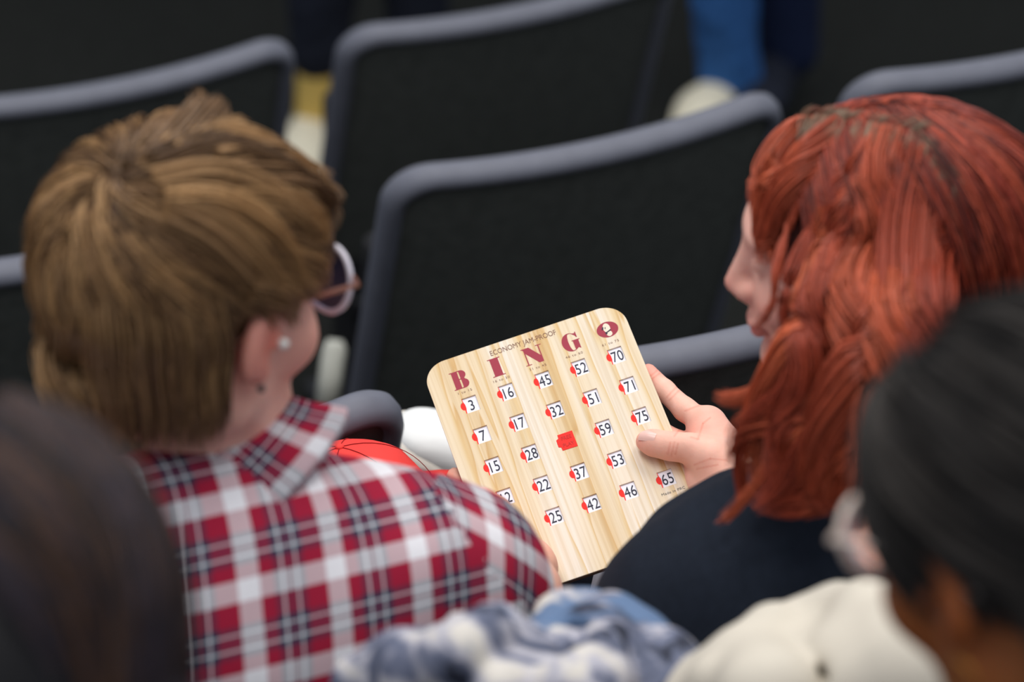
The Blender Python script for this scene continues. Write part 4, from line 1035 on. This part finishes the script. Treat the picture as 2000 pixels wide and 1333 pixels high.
# ================================================================== THINGS
# printed jacket bundled over the seats between the two
def blob(name, sdf, h, m, label, cat, amp=.004, freq=40, seed=1, parent=None):
    V, Q = sdf.mesh(h); N = vnormals(V, Q); V = V + N * wobble(V, amp, freq, seed)[:, None]
    o = link(name, mesh_np(V, Q), m, parent)
    if parent is None: tag(o, label, cat)
    return o
Z = 2.10
sc = Sdf()
roll = lambda pts, rs, k=.006: sc.chain([at(x, y, z) for x, y, z in pts], rs, k=k)
roll([(700, 1345, 2.12), (800, 1310, 2.10), (880, 1290, 2.08), (940, 1250, 2.10), (1000, 1262, 2.12)], [.022, .026, .024, .020, .018])
roll([(860, 1290, 2.09), (900, 1240, 2.12), (960, 1225, 2.14), (1030, 1270, 2.14), (1020, 1330, 2.10)], [.014, .016, .016, .018, .02])
roll([(1055, 1245, 2.20), (1095, 1215, 2.24), (1160, 1218, 2.24), (1215, 1250, 2.22), (1245, 1300, 2.20), (1290, 1340, 2.16)], [.016, .020, .022, .026, .030, .034])
roll([(1150, 1245, 2.20), (1125, 1270, 2.16), (1060, 1320, 2.12), (960, 1350, 2.08)], [.018, .020, .020, .022])
roll([(1180, 1260, 2.18), (1190, 1300, 2.12), (1120, 1350, 2.08)], [.022, .024, .028])
roll([(1060, 1250, 2.2), (1065, 1280, 2.18)], [.013, .018])
sc.cap(at(900, 1400, 2.14), at(1260, 1400, 2.2), .05, .06, k=.02)
sc.ell(at(1125, 1262, 2.165), (.012, .016, .018), k=.012, op=-1)
blob('printed_jacket', sc, .004, M['camo'], 'crumpled blue, grey and cream patterned jacket bunched on the seat back between the two people', 'jacket', .004, 60, 5)
# cream jacket over the right seat
cj = Sdf()
chn = lambda pts, rs, k=.012: cj.chain([at(x, y, z) for x, y, z in pts], rs, k=k)
chn([(1400, 1330, 2.1), (1450, 1285, 2.12), (1510, 1245, 2.14), (1570, 1235, 2.16)], [.020, .022, .022, .022])
chn([(1570, 1232, 2.16), (1590, 1290, 2.10), (1600, 1360, 2.06)], [.022, .020, .02], .006)
chn([(1575, 1235, 2.16), (1640, 1215, 2.15), (1690, 1215, 2.12), (1720, 1260, 2.10)], [.020, .024, .026, .03])
chn([(1600, 1235, 2.15), (1650, 1290, 2.08), (1700, 1360, 2.04)], [.018, .026, .03], .006)
chn([(1480, 1300, 2.12), (1500, 1370, 2.06)], [.03, .035], .008)
chn([(1700, 1230, 2.1), (1800, 1330, 2.04)], [.03, .05])
cj.cap(at(1430, 1410, 2.14), at(1760, 1400, 2.12), .055, .06, k=.02)
cj.cap(at(1583, 1245, 2.115), at(1618, 1340, 2.04), .004, .004, k=.012, op=-1); cj.cap(at(1655, 1245, 2.11), at(1665, 1215, 2.13), .004, .004, k=.008, op=-1)
blob('cream_jacket', cj, .004, M['cream_cloth'], 'cream jacket draped over the seat back at lower right, below the navy top', 'jacket', .0018, 30, 6)

# red cap
cap_c = at(690, 1030, 2.89); 
def cap_build():
    bm = bmesh.new(); bmesh.ops.create_uvsphere(bm, u_segments=48, v_segments=24, radius=1)
    bmesh.ops.delete(bm, geom=[v for v in bm.verts if v.co.z < -.05], context='VERTS')
    for v in bm.verts:
        a = math.atan2(v.co.y, v.co.x); rr = math.hypot(v.co.x, v.co.y); seam = abs(math.sin(3 * a)) 
        v.co.x *= .086 * (1 + .018 * (seam - .5) * rr); v.co.y *= .085 * (1 + .018 * (seam - .5) * rr); v.co.z *= .078
        if v.co.x > .05: v.co.z -= .008 * math.sin((v.co.x - .05) * 90) 
    r = empty('baseball_cap', cap_c, 'red baseball cap with stitched panels, in front of the plaid shoulder', 'cap')
    R = Matrix.Rotation(math.radians(-8), 4, 'Y') @ Matrix.Rotation(math.radians(-12), 4, 'X')
    me = bm_mesh(bm); me.transform(R); o = link('crown', me, M['red_cap'], r); o.modifiers.new('s', 'SOLIDIFY').thickness = .002
    for k in range(3):
        a0 = k * PI / 3 + .45; pts = []
        for t in np.linspace(-1.5, 1.5, 30):
            x = math.cos(a0) * math.sin(t) * .0863; y = math.sin(a0) * math.sin(t) * .0855; z = math.cos(t) * .0785; pts.append(np.array(R @ Vector((x, y, z, 1)))[:3])
        tube_obj('seam', pts, .0004, M['stitch'], r, 5, world=False)
    bb = bmesh.new(); bmesh.ops.create_uvsphere(bb, u_segments=12, v_segments=8, radius=.004); bmesh.ops.scale(bb, vec=(1, 1, .5), verts=bb.verts); bmesh.ops.translate(bb, vec=R @ Vector((0, 0, .079)), verts=bb.verts)
    link('button', bm_mesh(bb), M['red_cap'], r)
    # visor pointing away to the right
    V = []; g = 14
    for i in range(g):
        for j in range(5):
            a = math.radians(-60 + 120 * i / (g - 1)); rr = .088 + .065 * j / 4 * math.cos(a * 1.1); V.append((rr * math.cos(a), rr * math.sin(a) * .9, -.004 - .02 * math.sin(a) ** 2 - .008 * j / 4))
    V = np.array([np.array(R @ Matrix.Rotation(math.radians(50), 4, 'Z') @ Vector((*v, 1)))[:3] for v in V]); Q = np.array([(i * 5 + j, (i + 1) * 5 + j, (i + 1) * 5 + j + 1, i * 5 + j + 1) for i in range(g - 1) for j in range(4)])
    v = link('visor', mesh_np(V, Q), M['red_cap'], r); v.modifiers.new('s', 'SOLIDIFY').thickness = .003
cap_build()

# shoes
def shoe(name, heel, toe, wdt, upper, sole, label, roll_up=(0, 0, 1), ht=.075):
    heel, toe = np.array(heel, float), np.array(toe, float); L = np.linalg.norm(toe - heel); x = (toe - heel) / L; z = nrm(np.array(roll_up) - x * (np.array(roll_up) @ x)); y = np.cross(z, x)
    r = empty(name, heel, label, 'shoe'); R = np.stack([x, y, z], 1)
    s = Sdf(); w = wdt / 2
    P = lambda a, b, c: heel + x * a * L + y * b + z * c
    s.ell(P(.14, 0, ht * .45), (L * .14, w * .8, ht * .6), R, k=.03); s.ell(P(.45, 0, ht * .32), (L * .3, w * .82, ht * .45), R, k=.04); s.ell(P(.78, 0, ht * .25), (L * .22, w * .95, ht * .36), R, k=.04)
    s.cap(P(.18, 0, ht * .5), P(.2, 0, ht * 1.1), w * .75, w * .72, k=.03)
    V, Q = s.mesh(.005); link('upper', mesh_np(V, Q), upper, r, True)
    s = Sdf(); s.ell(P(.5, 0, .002), (L * .53, w * 1.04, .018), R, k=.01); s.ell(P(.75, 0, .002), (L * .28, w * 1.12, .018), R, k=.02)
    V, Q = s.mesh(.004); link('sole', mesh_np(V, Q), sole, r, True)
    pts = [P(.36 + .05 * k, (-1) ** k * w * .35, ht * (.80 - .07 * k)) for k in range(6)]; tube_obj('lace', pts, .0022, sole, r, 6)
    return r
shoe('sneaker', at(1010, 992, 3.22), at(764, 836, 3.22), .085, M['white_shoe'], M['sole'], 'white sneaker behind the left edge of the bingo card', roll_up=at(900, 790, 3.2) - at(860, 850, 3.22), ht=.052)
# dark trouser leg and white sock below the sneaker
s = Sdf(); s.chain([at(835, 975, 3.3), at(850, 925, 3.28)], [.03, .032], k=.02)
blob('trouser_leg', s, .005, M['dark_pants'], 'dark navy trouser cuff showing below the white sneaker', 'trousers', .001)
c0 = at(1172, 1070, 2.96); vd = (at(1146, 1180, 2.90) - c0) * 1.5; vr = nrm(np.array([1, .25, -.02])) * .15; vn = nrm(np.cross(vr, vd)) * .0015
V = np.array([c0 + vr * i + vd * j + vn * k for k in (0, 1) for j in (0, 1) for i in (0, 1)])
pp = link('paper_sheet', mesh_np(V, np.array([(0, 1, 3, 2), (4, 6, 7, 5), (0, 4, 5, 1), (2, 3, 7, 6), (0, 2, 6, 4), (1, 5, 7, 3)])), M['paper'], smooth=False)
tag(pp, 'white sheet of paper peeking out below the card beside the navy sleeve', 'paper')
# pale post between the rows
V, F = tube([at(638, 800, 4.5), at(645, 740, 4.5), at(653, 680, 4.5), at(655, 664, 4.5)], [.017, .017, .017, .010], 14)
tag(link('support_post', mesh_np(V, F), M['post']), 'pale grey upright post with rounded top, beside the cheek of the person in plaid', 'post')

# ---------------------------------------------------------------- two people standing far in front, only legs in view
def legs(label, ax, ay, depth, mtl, mtr, tilt, shm, toe_dx, second=None, sock=None, shoe2=None):
    ank = at(ax, ay, depth); r = empty('person', (ank[0], ank[1], ank[2] - .07), label, 'person')
    body = Sdf(); tr = Sdf(); 
    kn = ank + np.array([tilt, .0, .42]); hp = ank + np.array([tilt * 1.2 + .02, -.05, .86]); 
    a2 = ank + np.array(second); kn2 = a2 + np.array([-.02, .0, .42]); hp2 = hp + np.array([.19, .03, 0])
    body.chain([ank, kn, hp], [.035, .045, .07], k=.02); body.chain([a2, kn2, hp2], [.035, .045, .07], k=.02)
    tor = (hp + hp2) / 2; body.cap(tor, tor + np.array([0, 0, .5]), .12, .14, k=.05); nk = tor + np.array([0, 0, .62]); body.cap(tor + np.array([0, 0, .5]), nk, .06, .05, k=.04)
    hM = rot(math.radians(160)); hc = nk + np.array([0, 0, .14]); body.add(head_sdf(), hM, hc)
    for sx in (-1, 1):
        sh_ = tor + np.array([sx * .17, 0, .48]); e_ = sh_ + np.array([sx * .04, 0, -.28]); w_ = e_ + np.array([0, -.03, -.24]); body.chain([sh_, e_, w_], [.05, .04, .028], k=.03); body.ell(w_ + np.array([0, 0, -.05]), (.018, .035, .05), k=.02)
        for j in range(4): body.chain([w_ + np.array([0, -.024 + .016 * j, -.08]), w_ + np.array([0, -.026 + .017 * j, -.15])], [.009, .007], k=.004)
        body.chain([w_ + np.array([0, -.03, -.04]), w_ + np.array([0, -.055, -.09])], [.011, .009], k=.01)
    V, Q = body.mesh(.008); body_obj([(V, Q, skin_cols(V, hM, hc, lin(220, 170, 150), .5))], r)
    if sock is not None:
        for a_, k_ in ((ank, kn), (a2, kn2)):
            so = Sdf().cap(a_ + [0, 0, -.03], a_ + (k_ - a_) * .45, .040, .046); V, Q = so.mesh(.006); link('sock', mesh_np(V, Q), sock, r, True)
    st_ = .36 if sock is not None else 0
    tr.chain([ank + (kn - ank) * st_, kn, hp], [.062, .072, .09], k=.03); V, Q = tr.mesh(.008); N = vnormals(V, Q); V += N * wobble(V, .003, 40, 4)[:, None]; link('trouser_leg', mesh_np(V, Q), mtl, r, True)
    tr = Sdf(); tr.chain([a2 + (kn2 - a2) * st_, kn2, hp2], [.062, .072, .09], k=.03); tr.cap(hp, hp2, .10, .10, k=.03); V, Q = tr.mesh(.008); link('trouser_leg', mesh_np(V, Q), mtr, r, True)
    sh = Sdf(); sh.cap(tor + np.array([0, 0, .02]), tor + np.array([0, 0, .46]), .145, .16, k=.05)
    for sx in (-1, 1):
        sh_ = tor + np.array([sx * .17, 0, .48]); e_ = sh_ + np.array([sx * .04, 0, -.28]); sh.cap(tor + np.array([0, 0, .45]), sh_, .08, .062, k=.04); sh.chain([sh_, e_, e_ + np.array([0, -.03, -.2])], [.062, .052, .04], k=.03)
    V, Q = sh.mesh(.009); link('dark_top', mesh_np(V, Q), M['dark_pants'], r, True)
    for a_, nm in ((ank, 1), (a2, 2)):
        s = Sdf(); t_ = a_ + np.array([toe_dx, -.17, -.045]); s.cap(a_ + np.array([0, .02, -.03]), t_, .047, .044, k=.03); s.ell((a_ * .3 + t_ * .7), (.056, .10, .042), k=.03); V, Q = s.mesh(.006); link('shoe', mesh_np(V, Q), shm if nm == 1 or shoe2 is None else shoe2, r, True)
    hs = Sdf(); hs.ell(hc + hM @ np.array([0, -.02, .04]), (.085, .1, .09), hM, k=.02); hs.ell(hc + hM @ np.array([0, .1, -.06]), (.1, .07, .09), hM, k=.02, op=-1); V, Q = hs.mesh(.008)
    link('hair', mesh_np(V, Q, np.tile(np.array(lin(70, 50, 40)), (len(V), 1))), M['hair'], r, True)
legs('person in blue jeans and cream shoes, only the lower legs visible at top right', 1425, 150, 6.58, M['jeans'], M['jeans_shaded'], -.045, M['cream_shoe'], -.09, second=(.13, .12, -.0), shoe2=M['dark_pants'])  # second leg: shade put into its colour, the shoe darkened to match
legs('person in dark trousers and mustard socks, a leg visible between the two top left chairs', 614, 224, 6.50, M['dark_pants'], M['dark_pants'], .04, M['cream_shoe'], -.03, second=(.22, .05, 0), sock=M['mustard'])

# ================================================================== LIGHT AND CAMERA
w = bpy.data.worlds.new('w'); bpy.context.scene.world = w; w.use_nodes = True
w.node_tree.nodes['Background'].inputs[0].default_value = (.80, .88, 1, 1); w.node_tree.nodes['Background'].inputs[1].default_value = .5
def area(loc_, size, e, col=(1, .97, .93), tgt=None):
    l = bpy.data.lights.new('ceiling_or_fill_lamp', 'AREA'); l.shape = 'RECTANGLE'; l.size = size[0]; l.size_y = size[1]; l.energy = e; l.color = col
    o = bpy.data.objects.new('ceiling_or_fill_lamp', l); C.objects.link(o); o.location = loc_
    d = Vector(tgt if tgt is not None else (loc_[0], loc_[1], 0)) - Vector(loc_); o.rotation_euler = d.to_track_quat('-Z', 'Y').to_euler(); return o
area((-.9, 2.2, 4.2), (1.6, 1.2), 52, tgt=(-.2, 2.2, .8))
area((1.3, 3.2, 4.2), (1.6, 1.2), 52, tgt=(.3, 2.4, .8))
area((-.2, 5.2, 4.0), (2.4, 1.2), 60, tgt=(0, 4.5, 0))
area((.2, .2, 4.4), (1.6, 1.0), 25, tgt=(0, 1.6, 1))  # added fill lamp above the camera, to brighten the dark chair backs

cam = bpy.data.cameras.new('camera'); co = bpy.data.objects.new('camera', cam); C.objects.link(co)
cam.sensor_width = 36; cam.lens = FPX / 2000 * 36; cam.clip_start = .05; cam.clip_end = 60
co.location = CAM; co.rotation_euler = (PI / 2 - PITCH, 0, 0)
cam.dof.use_dof = True; cam.dof.focus_distance = 2.86; cam.dof.aperture_fstop = 3.6; cam.dof.aperture_blades = 9
sc_ = bpy.context.scene; sc_.camera = co
sc_.view_settings.view_transform = 'Standard'; sc_.view_settings.look = 'None'; sc_.view_settings.exposure = 0; sc_.view_settings.gamma = 1
sc_.view_settings.use_curve_mapping = False
